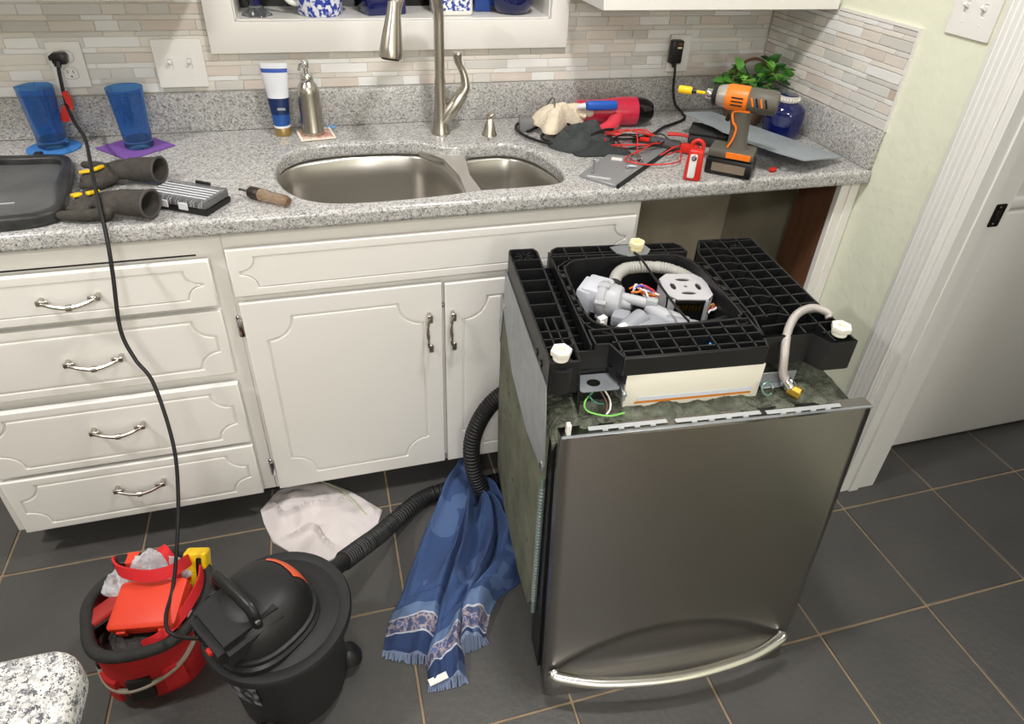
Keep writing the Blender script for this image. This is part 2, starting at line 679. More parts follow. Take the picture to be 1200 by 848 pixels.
mosaic(wall_back, -2.34, -0.006, HC + 0.103, 1.285, lambda bm, a, b, z, t, d: box(bm, a, 0.0084 - d, z, b, 0.0062, t, 0.0007, 1), back_skip)
mosaic(wall_right, -0.578, -0.004, HC + 0.103, 1.262, lambda bm, a, b, z, t, d: box(bm, -d, a, z, 0.001, b, t, 0.0009, 1))
bm = new_bm()
box(bm, -0.0025, -0.581, HC + 0.1, 0.0, 0.0, 1.264)
box(bm, -0.0075, -0.586, HC + 0.1025, 0.0, -0.5795, 1.271)
box(bm, -0.0075, -0.5794, 1.2635, 0.0, -0.292, 1.271)
part('grout_bed', bm, M_tgrout, wall_right)

# ================================================================== WORKTOP, SINK, TAP
SINK = [(-1.470, -0.196), (-1.415, -0.172), (-1.330, -0.163), (-1.235, -0.166), (-1.150, -0.186), (-1.105, -0.222), (-1.065, -0.240), (-0.990, -0.232), (-0.915, -0.240),
        (-0.865, -0.295), (-0.838, -0.390), (-0.838, -0.475), (-0.870, -0.520), (-0.960, -0.528), (-1.060, -0.528), (-1.160, -0.542), (-1.320, -0.550), (-1.430, -0.530),
        (-1.495, -0.460), (-1.524, -0.350), (-1.512, -0.250)]
worktop = thing('worktop', 'long speckled grey granite kitchen worktop along the tiled back wall', 'countertop')
hole = loop2d(SINK, 6)
bm = plate([[(-2.34, -0.583), (-2.335, -0.590), (-0.008, -0.590), (0.0, -0.583), (0.0, -0.001), (-2.34, -0.001)], hole], HC - 0.040, HC, 0.011, 4)
part('counter_slab', bm, M_granite, worktop, ang=50, wn=True)
bm = new_bm()
box(bm, -2.34, -0.020, HC + 0.0005, -0.0005, 0.004, HC + 0.102, 0.003, 2)
part('backsplash', bm, M_granite, worktop)
bm = new_bm()
box(bm, -0.020, -0.583, HC + 0.0005, -0.0005, -0.0205, HC + 0.102, 0.003, 2)
part('side_splash', bm, M_granite, worktop)

sink = thing('kitchen_sink', 'undermount double bowl stainless sink set into the granite worktop', 'sink', (-1.18, -0.36, HC))


def S(p, inset):
    cx = sum(q[0] for q in p) / len(p)
    cy = sum(q[1] for q in p) / len(p)
    out = []
    for x, y in p:
        d = Vector((x - cx, y - cy))
        k = max(0.1, (d.length - inset) / d.length)
        out.append((cx + d.x * k, cy + d.y * k))
    return out


def bowl(name, pts, depth):
    p = loop2d(pts, 6)
    bm = new_bm()
    prev = None
    for ins, z in ((-0.012, -0.042), (-0.002, -0.042), (0.004, -0.050), (0.008, -0.1), (0.012, -depth + 0.05), (0.022, -depth + 0.02), (0.05, -depth), (0.14, -depth - 0.004)):
        ring = [bm.verts.new((x + 1.18, y + 0.36, z)) for x, y in S(p, ins)]
        if prev:
            for i in range(len(ring)):
                j = (i + 1) % len(ring)
                bm.faces.new((prev[i], ring[i], ring[j], prev[j]))
        prev = ring
    bm.faces.new(prev)
    return part(name, bm, M_steel_s, sink, ang=60)


bowl('bowl', [(-1.470, -0.190), (-1.330, -0.155), (-1.220, -0.160), (-1.150, -0.182), (-1.105, -0.260), (-1.085, -0.380), (-1.092, -0.500), (-1.150, -0.545), (-1.320, -0.557), (-1.440, -0.535), (-1.505, -0.460), (-1.532, -0.350), (-1.518, -0.240)], 0.23)
bowl('bowl', [(-1.045, -0.240), (-0.950, -0.226), (-0.900, -0.236), (-0.858, -0.295), (-0.830, -0.390), (-0.832, -0.485), (-0.875, -0.530), (-0.960, -0.536), (-1.035, -0.530), (-1.052, -0.480), (-1.058, -0.380), (-1.055, -0.280)], 0.18)
bm = new_bm()
prism(bm, [(-1.155 + 1.18, -0.176 + .36), (-1.02 + 1.18, -0.226 + .36), (-1.044 + 1.18, -0.250 + .36), (-1.056 + 1.18, -0.38 + .36), (-1.050 + 1.18, -0.52 + .36), (-1.02 + 1.18, -0.56 + .36), (-1.12 + 1.18, -0.56 + .36), (-1.086 + 1.18, -0.50 + .36), (-1.083 + 1.18, -0.38 + .36), (-1.098 + 1.18, -0.26 + .36), (-1.155 + 1.18, -0.19 + .36)], -0.0415, -0.024)
bmesh.ops.bevel(bm, geom=bm.edges[:], offset=0.003, segments=2, affect='EDGES')
part('divider', bm, mat('lit_satin_steel', (214, 210, 204), 0.42, 0.85), sink)  # steel coloured paler than the bowls to stand for light on the divider

faucet = thing('kitchen_faucet', 'tall brushed nickel gooseneck tap behind the sink', 'faucet', (-1.083, -0.125, HC))
bm = new_bm()
lathe(bm, [(0.027, 0), (0.027, 0.004), (0.024, 0.010), (0.0195, 0.05), (0.016, 0.10), (0.0145, 0.15)], 24)
part('base', bm, M_steel, faucet)
bm = new_bm()
DS = Vector((-0.70, -0.72, 0)).normalized()
pts = [Vector((0, 0, 0.14)), Vector((0, 0, 0.26))]
for k in range(0, 10):
    a = pi * k / 10 * 1.02
    pts.append(DS * (0.094 - 0.094 * cos(a)) + Vector((0, 0, 0.305 + 0.098 * sin(a))))
tube(bm, pts, lambda t: 0.0135 + 0.0022 * t, 16, 44)
part('spout', bm, M_steel, faucet)
bm = new_bm()
e = DS * 0.187 + Vector((0, 0, 0.330))
tip = e + DS * 0.020 + Vector((0, 0, -0.088))
ax = (tip - e).normalized()
lathe(bm, [(0.0150, -0.03), (0.0175, 0.0), (0.0225, 0.035), (0.0270, 0.07), (0.0285, 0.088), (0.0275, 0.093), (0.023, 0.094)], 24, e, ax)
part('spray_head', bm, M_steel, faucet)
bm = new_bm()
lathe(bm, [(0.0228, 0.0942), (0.020, 0.0975), (0.004, 0.098)], 20, e, ax)
part('nozzle', bm, M_rubber, faucet)
bm = new_bm()
tube(bm, [(0.004, -0.004, 0.035), (0.034, -0.004, 0.072), (0.062, -0.002, 0.110)], lambda t: 0.017 + 0.003 * sin(pi * t), 16, 12)
part('valve_body', bm, M_steel, faucet)
bm = new_bm()
tube(bm, [(0.058, -0.002, 0.106), (0.070, 0.0, 0.126), (0.066, 0.004, 0.160), (0.052, 0.006, 0.190), (0.050, 0.008, 0.214)], lambda t: 0.0195 - 0.010 * min(1, t * 1.5) + 0.007 * max(0, (t - 0.6) / 0.4) * (1 if t < 0.97 else 0.5), 14, 24, sy=0.8)
part('lever', bm, M_steel, faucet)

pump = thing('soap_pump', 'short brushed nickel pump head to the right of the tap', 'pump', (-0.950, -0.158, HC))
bm = new_bm()
lathe(bm, [(0.022, 0), (0.021, 0.004), (0.017, 0.012), (0.013, 0.03), (0.011, 0.036)], 20)
part('base', bm, M_steel, pump)
bm = new_bm()
tube(bm, [(0, 0, 0.034), (0.0, 0, 0.05), (0.001, 0, 0.058)], 0.0085, 12, 6)
box(bm, -0.009, -0.012, 0.050, 0.014, 0.012, 0.060, 0.003, 2, Matrix.Rotation(radians(-35), 3, 'Y'))
part('spout', bm, M_steel, pump)
bm = new_bm()
tube(bm, [(0.0, -0.004, 0.044), (-0.006, -0.03, 0.026), (-0.013, -0.05, 0.008)], lambda t: 0.0045 * (1 - 0.6 * t) + 0.002, 8, 8)
part('drip_tongue', bm, M_nutw, pump)

# ================================================================== BASE CABINETS
def scallop(x0, y0, x1, y1, r, d, n=8):
    """rectangle inset by d with concave quarter-round corners centred on the corners of (x0..x1, y0..y1)."""
    q = r + d
    a0 = math.asin(min(1, d / q)) if q > 0 else 0
    out = []
    for cx, cy, s in ((x1, y0, pi), (x1, y1, 1.5 * pi), (x0, y1, 0.0), (x0, y0, 0.5 * pi)):
        # sweep from the side met first (counter-clockwise outline), concave
        A, B = s - a0, s - pi / 2 + a0
        for i in range(n + 1):
            a = A + (B - A) * i / n
            out.append((cx + q * cos(a), cy + q * sin(a)))
    return out


def front(name, x0, z0, x1, z1, parent, ins, r, y=YD, th=0.018):
    """routed cabinet front: outer field, real groove, inner field, backing."""
    bm = new_bm()
    gx0, gz0, gx1, gz1 = x0 + ins, z0 + ins, x1 - ins, z1 - ins
    g = 0.0022
    p1 = plate([[(x0, z0), (x1, z0), (x1, z1), (x0, z1)], scallop(gx0, gz0, gx1, gz1, r, -g)], 0.004, th, 0.003, 2)
    p2 = plate([scallop(gx0, gz0, gx1, gz1, r, g)], 0.004, th, 0.002, 1)
    for q in (p1, p2):
        me = bpy.data.meshes.new('tmp')
        q.to_mesh(me)
        q.free()
        bm.from_mesh(me)
        bpy.data.meshes.remove(me)
    box(bm, x0 + 0.003, z0 + 0.003, 0.0, x1 - 0.003, z1 - 0.003, th - 0.004)
    bmesh.ops.transform(bm, verts=bm.verts, matrix=RX90)
    bmesh.ops.translate(bm, verts=bm.verts, vec=(0, y + th, 0))
    return part(name, bm, M_cab, parent, ang=50, wn=True)


def bow_handle(parent, cx, cz, y, L=0.118, vert=False):
    bm = new_bm()
    pts = [(-L / 2 + 0.006, 0, 0.002), (-L / 2 + 0.008, -0.016, 0.002), (-L / 3, -0.021, -0.003), (-L / 7, -0.025, -0.0085), (0, -0.026, -0.010), (L / 7, -0.025, -0.0085), (L / 3, -0.021, -0.003), (L / 2 - 0.008, -0.016, 0.002), (L / 2 - 0.006, 0, 0.002)]
    tube(bm, pts, lambda t: 0.0042 + 0.0012 * abs(cos(2 * pi * t)), 8, 30)
    for s in (-1, 1):
        box(bm, s * (L / 2 - 0.011) - 0.012, -0.0215, -0.0045, s * (L / 2 - 0.011) + 0.012, -0.0155, 0.0085, 0.002, 1)
    lathe(bm, [(0.0075, -0.005), (0.0075, 0.005)], 12, (0, -0.026, -0.010), (1, 0, 0))
    if vert:
        bmesh.ops.rotate(bm, verts=bm.verts, cent=(0, 0, 0), matrix=Matrix.Rotation(pi / 2 if vert > 0 else -pi / 2, 3, 'Y'))
        for v in bm.verts:
            v.co.x *= 0.25 if abs(v.co.x) > 0.009 else 1.0
    bmesh.ops.translate(bm, verts=bm.verts, vec=(cx, y, cz))
    return part('handle', bm, M_steel, parent)


cab1 = thing('drawer_cabinet', 'cream white base cabinet with a stack of four drawers left of the sink cabinet', 'cabinet')
bm = new_bm()
box(bm, -2.277, YF, 0.085, -1.6445, -0.02, 0.878, 0.001, 1)
part('body', bm, M_cab, cab1)
bm = new_bm()
box(bm, -2.270, YF + 0.075, 0.0, -1.6445, -0.05, 0.085)
part('toe_kick', bm, M_toe, cab1)
for z0, z1, y, r in ((0.709, 0.825, YD - 0.006, 0.034), (0.513, 0.693, YD, 0.045), (0.297, 0.490, YD - 0.013, 0.045), (0.108, 0.286, YD - 0.016, 0.045)):
    d = front('drawer', -2.243, z0, -1.674, z1, cab1, 0.024, r, y)
    bow_handle(d, -1.953, {0.709: 0.768, 0.513: 0.603, 0.297: 0.411, 0.108: 0.217}[z0], y)
bm = new_bm()
box(bm, -2.243, YF - 0.0012, 0.8262, -1.70, YF + 0.0005, 0.8295)  # dark strip painting the shade in the gap above the top drawer
part('gap_shade_strip', bm, M_toe, cab1)

cab2 = thing('sink_cabinet', 'cream white sink base cabinet with two doors and a false drawer front', 'cabinet')
bm = new_bm()
box(bm, -1.644, YF, 0.085, -0.655, YF + 0.02, 0.878, 0.001, 1)
box(bm, -1.644, YF + 0.02, 0.085, -1.626, -0.02, 0.878)
box(bm, -0.673, YF + 0.02, 0.085, -0.655, -0.02, 0.878)
box(bm, -1.626, YF + 0.02, 0.085, -0.673, -0.02, 0.10)
box(bm, -1.626, -0.03, 0.10, -0.673, -0.02, 0.878)
part('body', bm, M_cab, cab2)
bm = new_bm()
box(bm, -1.644, YF + 0.075, 0.0, -0.655, -0.05, 0.085)
part('toe_kick', bm, M_toe, cab2)
front('false_drawer_front', -1.639, 0.722, -0.672, 0.842, cab2, 0.024, 0.034)
d1 = front('door', -1.634, 0.096, -1.169, 0.704, cab2, 0.048, 0.062)
bow_handle(d1, -1.204, 0.570, YD, 0.112, 1)
d2 = front('door', -1.161, 0.096, -0.690, 0.700, cab2, 0.048, 0.062)
bow_handle(d2, -1.1445, 0.568, YD, 0.112, 1)
for z in (0.634, 0.168):
    bm = new_bm()
    box(bm, -1.6465, YF - 0.015, z - 0.024, -1.6348, YF, z + 0.024, 0.003, 2)
    box(bm, -1.6500, YF - 0.006, z - 0.030, -1.6400, YF, z + 0.030, 0.002, 1)
    part('hinge', bm, M_chrome, cab2)
for z in (0.634, 0.105):
    bm = new_bm()
    box(bm, -1.1685, YF - 0.012, z - 0.006, -1.1615, YF, z + 0.004, 0.002, 1)
    part('catch', bm, M_galv, cab2)

# dishwasher opening: plaster at the back, brown side and cream filler on the right
fil = thing('end_panel', 'cream cabinet filler with a dark brown inner side right of the open bay', 'panel')
bm = new_bm()
box(bm, -0.058, YF, 0.0, -0.002, YF + 0.019, 0.878, 0.0015, 1)
box(bm, -0.030, YF - 0.004, 0.0, -0.002, YF, 0.876, 0.001, 1)
part('filler', bm, M_cab, fil)
bm = new_bm()
box(bm, -0.058, YF + 0.0192, 0.0, -0.040, -0.40, 0.878)
part('brown_side', bm, M_brown, fil, 'dark brown bare wood inner side')
bm = new_bm()
box(bm, -0.654, -0.012, 0.0, -0.001, 0.004, 0.878)
struct('wall_alcove', bm, M_alcove)
bm = new_bm()
box(bm, -0.010, -0.398, 0.0, -0.0005, -0.013, 0.878)
part('alcove_side', bm, M_alcove, wall_right)

# wall cabinets above
def wall_cab(x0, x1, z0, label, doors):
    t = thing('wall_cabinet', label, 'cabinet')
    bm = new_bm()
    box(bm, x0, -0.272, z0, x1, -0.008, z0 + 0.72, 0.001, 1)
    part('body', bm, M_cab, t)
    for a, b in doors:
        front('door', a, z0 + 0.030, b, z0 + 0.70, t, 0.05, 0.06, y=-0.291)
    bm = new_bm()
    box(bm, x0, -0.291, z0, x1, -0.272, z0 + 0.027, 0.0015, 1)
    part('face_rail', bm, M_cab, t)


wall_cab(-2.34, -1.652, 1.288, 'cream wall cabinet above the outlet left of the window', [(-2.32, -1.995), (-1.985, -1.662)])
wall_cab(-0.700, -0.010, 1.264, 'cream wall cabinet in the corner right of the window', [(-0.69, -0.36), (-0.35, -0.02)])

# ------------------------------------------------------------------ outlets and switches
def outlet(x0, z0, x1, z1, label):
    t = thing('outlet_plate', label, 'outlet', ((x0 + x1) / 2, -0.003, (z0 + z1) / 2))
    hx, hz = (x1 - x0) / 2, (z1 - z0) / 2
    bm = plate([rrect(-hx, -hz, hx, hz, 0.004), rrect(-0.0165, 0.006, 0.0165, 0.034, 0.010), rrect(-0.0165, -0.034, 0.0165, -0.006, 0.010)], 0, 0.006, 0.0015, 2)
    bmesh.ops.transform(bm, verts=bm.verts, matrix=RX90)
    part('cover', bm, M_plate, t, ang=50, wn=True)
    for c in (0.020, -0.020):
        bm = plate([rrect(-0.0160, c - 0.0135, 0.0160, c + 0.0135, 0.010), rrect(-0.0075, c - 0.001, -0.0055, c + 0.008, 0.0008), rrect(0.0050, c - 0.001, 0.0070, c + 0.007, 0.0008), rrect(-0.0022, c - 0.010, 0.0022, c - 0.0055, 0.002)], 0.001, 0.0055)
        bmesh.ops.transform(bm, verts=bm.verts, matrix=RX90)
        s = part('socket', bm, M_plate, t)
        bm = new_bm()
        box(bm, -0.010, -0.0012, c - 0.011, 0.010, -0.0002, c + 0.009)
        part('slot_backing', bm, M_black, s)
    return t


outlet(-2.031, 1.044, -1.9545, 1.153, 'white duplex outlet plate on the tiles above the blue tumblers')
outlet(-0.3475, 1.039, -0.2770, 1.148, 'white outlet plate under the corner wall cabinet')


def switch(name_label, M, w_, h_):
    t = thing('switch_plate', name_label, 'light switch')
    t.matrix_world = M
    bm = plate([rrect(-w_ / 2, -h_ / 2, w_ / 2, h_ / 2, 0.004), rrect(-0.028, -0.012, -0.018, 0.012, 0.001), rrect(0.018, -0.012, 0.028, 0.012, 0.001)], 0, 0.006, 0.0018, 2)
    bmesh.ops.transform(bm, verts=bm.verts, matrix=RX90)
    part('cover', bm, M_plate, t, ang=50, wn=True)
    for sx, up in ((-0.023, -1), (0.023, -1)):
        bm = new_bm()
        box(bm, sx - 0.0045, -0.004, -0.0115, sx + 0.0045, -0.001, 0.0115)
        box(bm, sx - 0.0035, -0.019, -0.004, sx + 0.0035, -0.002, 0.004, 0.0012, 1, Matrix.Rotation(radians(28 * up), 3, 'X'), (sx, -0.002, 0))
        part('toggle', bm, M_white, t)
    for sx in (-0.023, 0.023):
        for sz in (-0.030, 0.030):
            bm = new_bm()
            lathe(bm, [(0.003, 0), (0.0025, 0.001)], 8, (sx, -0.006, sz), (0, -1, 0))
            part('screw', bm, M_plate, t)
    return t


switch('white double toggle switch plate on the mosaic tiles beside the window', Matrix.Translation((-1.7375, -0.003, 1.0955)), 0.119, 0.119)
switch('white double toggle switch plate on the pale green wall by the door casing', Matrix.Translation((0.0, -0.7085, 1.335)) @ Matrix.Rotation(-pi / 2, 4, 'Z'), 0.119, 0.119)

# ------------------------------------------------------------------ things on the window sill
M_delft = mat('blue_white_transfer', (40, 66, 168), 0.18, var=(75, (232, 234, 240), 0.03), coat=0.5)
M_delft2 = mat('blue_white_tile_print', (42, 70, 160), 0.2, var=(95, (236, 236, 236), 0.03), coat=0.4)
M_china = mat('white_china', (236, 234, 228), 0.15, coat=0.5)
v = thing('glass_vase', 'blue glass vase with a clear fluted foot at the left end of the sill', 'vase', (-1.5345, 0.055, 1.1988))
bm = new_bm()
rings = lathe(bm, [(0.036, 0), (0.035, 0.006), (0.024, 0.016), (0.014, 0.026)], 24)
for i, q in enumerate(rings[0]):
    k = 1 + 0.12 * cos(6 * 2 * pi * i / 24)
    q.co.x *= k
    q.co.y *= k
part('foot', bm, mat('clear_glass', (235, 240, 245), 0.03, trans=0.95, ior=1.45), v)
bm = new_bm()
lathe(bm, [(0.013, 0.022), (0.014, 0.05), (0.020, 0.10), (0.030, 0.15), (0.034, 0.19), (0.031, 0.19), (0.018, 0.10), (0.008, 0.03)], 24)
part('body', bm, M_navyglass, v)
v = thing('china_jug', 'white and blue patterned china jug on the window sill', 'jug', (-1.372, 0.070, 1.1988))
bm = new_bm()
lathe(bm, [(0.055, 0), (0.058, 0.004), (0.060, 0.02), (0.062, 0.08), (0.056, 0.13), (0.050, 0.15), (0.047, 0.15), (0.050, 0.1), (0.052, 0.01)], 32)
part('body', bm, M_delft, v)
bm = new_bm()
tube(bm, [(-0.055, 0, 0.13), (-0.095, 0, 0.125), (-0.105, 0, 0.08), (-0.08, 0, 0.035), (-0.056, 0, 0.025)], 0.008, 10, 20)
part('handle', bm, M_china, v)
bm = new_bm()
tube(bm, [(0.055, 0, 0.05), (0.078, 0, 0.06), (0.095, 0, 0.10)], lambda t: 0.014 - 0.006 * t, 10, 12)
part('spout', bm, M_delft, v)
v = thing('blue_box', 'dark navy glossy box on the sill behind the tap', 'box', (-1.205, 0.085, 1.1988), radians(14))
bm = new_bm()
box(bm, -0.055, -0.045, 0, 0.055, 0.045, 0.10, 0.004, 2)
part('body', bm, mat('navy_gloss', (20, 26, 84), 0.15, coat=0.6), v)
bm = new_bm()
box(bm, -0.057, -0.047, 0.101, 0.057, 0.047, 0.125, 0.004, 2)
part('lid', bm, mat('navy_gloss', (20, 26, 84), 0.15), v)
v = thing('china_canister', 'square white canister with blue floral print on the sill right of the tap', 'canister', (-1.012, 0.075, 1.1988), radians(2))
bm = new_bm()
box(bm, -0.052, -0.052, 0, 0.052, 0.052, 0.12, 0.008, 3)
part('body', bm, M_china, v)
bm = new_bm()
box(bm, -0.044, -0.0528, 0.012, 0.044, -0.050, 0.11, 0.002, 1)
part('print_panel', bm, M_delft2, v)
bm = new_bm()
lathe(bm, [(0.05, 0.1205), (0.05, 0.128), (0.02, 0.135), (0.012, 0.15), (0.0, 0.153)], 24)
part('lid', bm, M_china, v)
v = thing('blue_bottle', 'small square blue bottle between the canister and the round pot', 'bottle', (-0.915, 0.11, 1.1988))
bm = new_bm()
box(bm, -0.025, -0.025, 0, 0.025, 0.025, 0.11, 0.005, 2)
part('body', bm, mat('steel_blue_gloss', (48, 86, 170), 0.15, trans=0.3), v)
bm = new_bm()
lathe(bm, [(0.012, 0.109), (0.012, 0.135), (0.014, 0.136), (0.014, 0.145)], 16)
part('neck', bm, mat('steel_blue_gloss', (48, 86, 170), 0.15), v)
v = thing('round_pot', 'round cobalt blue glass pot at the right end of the sill', 'pot', (-0.832, 0.075, 1.1988))
bm = new_bm()
lathe(bm, [(0.038, 0), (0.050, 0.006), (0.064, 0.03), (0.068, 0.055), (0.060, 0.085), (0.045, 0.10), (0.040, 0.10), (0.055, 0.08), (0.060, 0.05), (0.04, 0.012)], 32)
part('body', bm, M_navyglass, v)
bm = new_bm()
lathe(bm, [(0.046, 0.101), (0.044, 0.108), (0.015, 0.118), (0.01, 0.13), (0.0, 0.132)], 24)
part('lid', bm, M_navyglass, v)

# ================================================================== DISHWASHER (upside down, out of its bay)
dw = thing('dishwasher', 'stainless dishwasher standing upside down on the floor with its black base opened', 'dishwasher', (-1.0693, -1.2528, 0.0), radians(-5))
DTOP = 0.722


def door_y(z):
    return 0.080 * z / 0.72


def arch(x):
    u = (x - 0.285) / 0.285
    return 0.080 + 0.125 * max(0.0, 1 - u * u) ** 0.8


bm = new_bm()
NX, NZ = 56, 64
grid = []
for i in range(NX + 1):
    col = []
    for k in range(NZ + 1):
        t = i / NX
        z = 0.001 + (DTOP - 0.001) * k / NZ
        x = -0.003 + (0.584 + 0.033 * z / DTOP) * t
        s = max(0.0, min(1.0, (arch(x) - z) / 0.055))
        s2 = max(0.0, min(1.0, (z - 0.030) / 0.050))
        dep = 0.018 * s * s * (3 - 2 * s) * s2 * s2 * (3 - 2 * s2)
        e = min(t * NX, NX - t * NX) / NX * 0.6
        rnd = 0.006 * max(0.0, 1 - e / 0.010) ** 2
        bow = -0.006 * (1 - (2 * t - 1) ** 2)
        col.append(bm.verts.new((x, door_y(z) + dep + rnd + bow, z)))
    grid.append(col)
for i in range(NX):
    for k in range(NZ):
        bm.faces.new((grid[i][k], grid[i + 1][k], grid[i + 1][k + 1], grid[i][k + 1]))
rim = [grid[i][0] for i in range(NX + 1)] + [grid[NX][k] for k in range(1, NZ + 1)] + [grid[i][NZ] for i in range(NX - 1, -1, -1)] + [grid[0][k] for k in range(NZ - 1, 0, -1)]
back = [bm.verts.new((q.co.x, door_y(q.co.z) + 0.030, q.co.z)) for q in rim]
for i in range(len(rim)):
    j = (i + 1) % len(rim)
    bm.faces.new((rim[i], back[i], back[j], rim[j]))
bm.faces.new(back)
uvl = bm.loops.layers.uv.new('UVMap')
for f in bm.faces:
    for l in f.loops:
        l[uvl].uv = (l.vert.co.z, l.vert.co.x + l.vert.co.y)
part('door_panel', bm, M_steel_d, dw, ang=35)
bm = new_bm()
hp = [(0.014, 0.006, 0.090), (0.02, -0.006, 0.088), (0.10, -0.030, 0.086), (0.20, -0.043, 0.085), (0.285, -0.047, 0.085), (0.37, -0.043, 0.086), (0.47, -0.030, 0.090), (0.550, -0.006, 0.096), (0.560, 0.004, 0.097)]
tube(bm, hp, 0.0125, 16, 48, sy=0.85)
part('handle', bm, mat('satin_bar', (222, 220, 216), 0.22, 1.0), dw, 'bowed polished bar handle')
bm = new_bm()
prism(bm, [(0.0, 0.030), (0.582, 0.030), (0.582, 0.052), (0.0, 0.052)], 0.01, DTOP - 0.012)
for q in bm.verts:
    q.co.y += door_y(q.co.z)
part('door_liner', bm, M_black, dw)
# bright pressed edge strip along the upper door edge
bm = new_bm()
box(bm, -0.002, 0.0805, DTOP - 0.003, 0.613, 0.087, DTOP + 0.0012, 0.0008, 1)
part('edge_strip', bm, M_galv, dw)
for x0, x1, y in ((0.05, 0.20, 0.093), (0.215, 0.385, 0.091), (0.395, 0.55, 0.089)):
    bm = new_bm()
    box(bm, x0, y, DTOP + 0.0007, x1, y + 0.010, DTOP + 0.0032, 0.001, 1)
    for k in range(4):
        xx = x0 + (x1 - x0) * (0.2 + 0.2 * k)
        box(bm, xx - 0.005, y - 0.004, DTOP + 0.0007, xx + 0.005, y + 0.001, DTOP + 0.004)
    part('clip_strip', bm, mat('frosted_nylon', (176, 178, 178), 0.4), dw)
bm = new_bm()
box(bm, 0.008, 0.088, DTOP - 0.005, 0.016, 0.100, DTOP + 0.022, 0.001, 1)
part('hinge_tab', bm, M_white, dw)

# tub body wrapped in mats
sidep = [(0.606, 0.70), (0.606, 0.61), (0.596, 0.30), (0.577, 0.148), (0.47, 0.106), (0.258, 0.102), (0.150, 0.13), (0.115, 0.20), (0.135, 0.61), (0.135, 0.70)]
bm = new_bm()
yz = Matrix(((0, 0, 1, 0), (1, 0, 0, 0), (0, 1, 0, 0), (0, 0, 0, 1)))      # (a, b, c) -> (c, a, b)
prism(bm, sidep, -0.008, 0.572, yz)
part('tub', bm, M_black, dw)
for xa, xb in ((-0.018, -0.0082), (0.5722, 0.582)):
    bm = new_bm()
    q = [(y + (0.002 if y < 0.3 else -0.002), z) for y, z in sidep]
    prism(bm, q, xa, xb, yz)
    part('side_mat', bm, M_felt2, dw)
bm = new_bm()
for y, z in ((0.50, 0.52), (0.47, 0.50), (0.52, 0.40), (0.44, 0.46), (0.50, 0.30), (0.42, 0.36), (0.38, 0.30), (0.46, 0.20), (0.30, 0.26), (0.35, 0.16), (0.25, 0.42), (0.55, 0.56), (0.33, 0.48), (0.20, 0.30)):
    lathe(bm, [(0.006, 0), (0.004, 0.0012)], 8, (-0.0182, y, z), (-1, 0, 0))
part('mat_scar', bm, M_felt, dw, stuff=True)
bm = new_bm()
box(bm, 0.02, 0.16, 0.0, 0.55, 0.56, 0.101, 0.004, 1)
part('stand_block', bm, M_blackm, dw)
# front corner frame and seal between tub and door
bm = new_bm()
prism(bm, [(-0.006, 0.060), (0.012, 0.060), (0.012, 0.128), (-0.006, 0.128)], 0.02, 0.705)
for q in bm.verts:
    q.co.y += door_y(q.co.z) * 0.75
part('corner_frame', bm, M_black, dw)
bm = new_bm()
tube(bm, [(-0.0145, 0.1335, 0.57), (-0.0145, 0.112, 0.16)], 0.0055, 8, 2)
part('hinge_rod', bm, mat('pale_green_steel', (150, 176, 160), 0.3, 0.7), dw, 'pale greenish hinge rod')
bm = new_bm()
for k in range(38):
    z = 0.20 + k * 0.0092
    lathe(bm, [(0.0068, -0.002), (0.0068, 0.002)], 8, (-0.0145, 0.1335 - 0.0215 * (0.57 - z) / 0.41, z))
part('spring', bm, M_galv, dw, stuff=True)
bm = new_bm()
prism(bm, [(0.562, 0.792), (0.571, 0.680), (0.440, 0.593), (0.268, 0.571), (0.122, 0.598), (0.113, 0.628), (0.133, 0.722), (0.150, 0.79)], -0.0206, -0.0184, yz)
prism(bm, [(0.562, 0.700), (0.606, 0.700), (0.612, 0.610), (0.60, 0.560), (0.585, 0.600), (0.571, 0.680)], -0.0206, -0.0184, yz)
part('side_bracket', bm, M_galv, dw, 'galvanised side plate')
bm = new_bm()
lathe(bm, [(0.009, 0), (0.007, 0.003)], 12, (-0.0207, 0.128, 0.612), (-1, 0, 0))
part('bolt', bm, M_chrome, dw)
bm = new_bm()
lathe(bm, [(0.007, 0), (0.005, 0.003)], 12, (-0.0207, 0.55, 0.70), (-1, 0, 0))
part('bolt', bm, M_chrome, dw)

# lumpy insulation blanket on the tub bottom
bm = new_bm()
nx, ny = 70, 46
gr = []
for i in range(nx + 1):
    col = []
    for j in range(ny + 1):
        x = -0.014 + 0.622 * i / nx
        y = 0.094 + 0.508 * j / ny
        sv = Vector((x * 26, y * 26, 3))
        z = 0.721 + 0.014 * noise.noise(sv) + 0.005 * noise.noise(sv * 2.7)
        z += 0.010 * math.exp(-((y - 0.155) / 0.022) ** 2) * (0.7 + 0.5 * noise.noise(Vector((x * 9, 0, 8))))
        ex = min(i, nx - i) / nx * 0.622
        z -= 0.024 * max(0, 1 - ex / 0.020) ** 2 + 0.016 * max(0, 1 - (y - 0.094) / 0.016) ** 2
        if x > 0.53:
            z -= 0.012 * (x - 0.53) / 0.05
        col.append(bm.verts.new((x, y + 0.004 * noise.noise(sv * 1.3), z)))
    gr.append(col)
for i in range(nx):
    for j in range(ny):
        bm.faces.new((gr[i][j], gr[i + 1][j], gr[i + 1][j + 1], gr[i][j + 1]))
ed = [gr[i][0] for i in range(nx + 1)] + [gr[nx][j] for j in range(1, ny + 1)] + [gr[i][ny] for i in range(nx - 1, -1, -1)] + [gr[0][j] for j in range(ny - 1, 0, -1)]
lo = [bm.verts.new((q.co.x, q.co.y, 0.695)) for q in ed]
for i in range(len(ed)):
    j = (i + 1) % len(ed)
    bm.faces.new((ed[i], lo[i], lo[j], ed[j]))
bm.faces.new(lo)
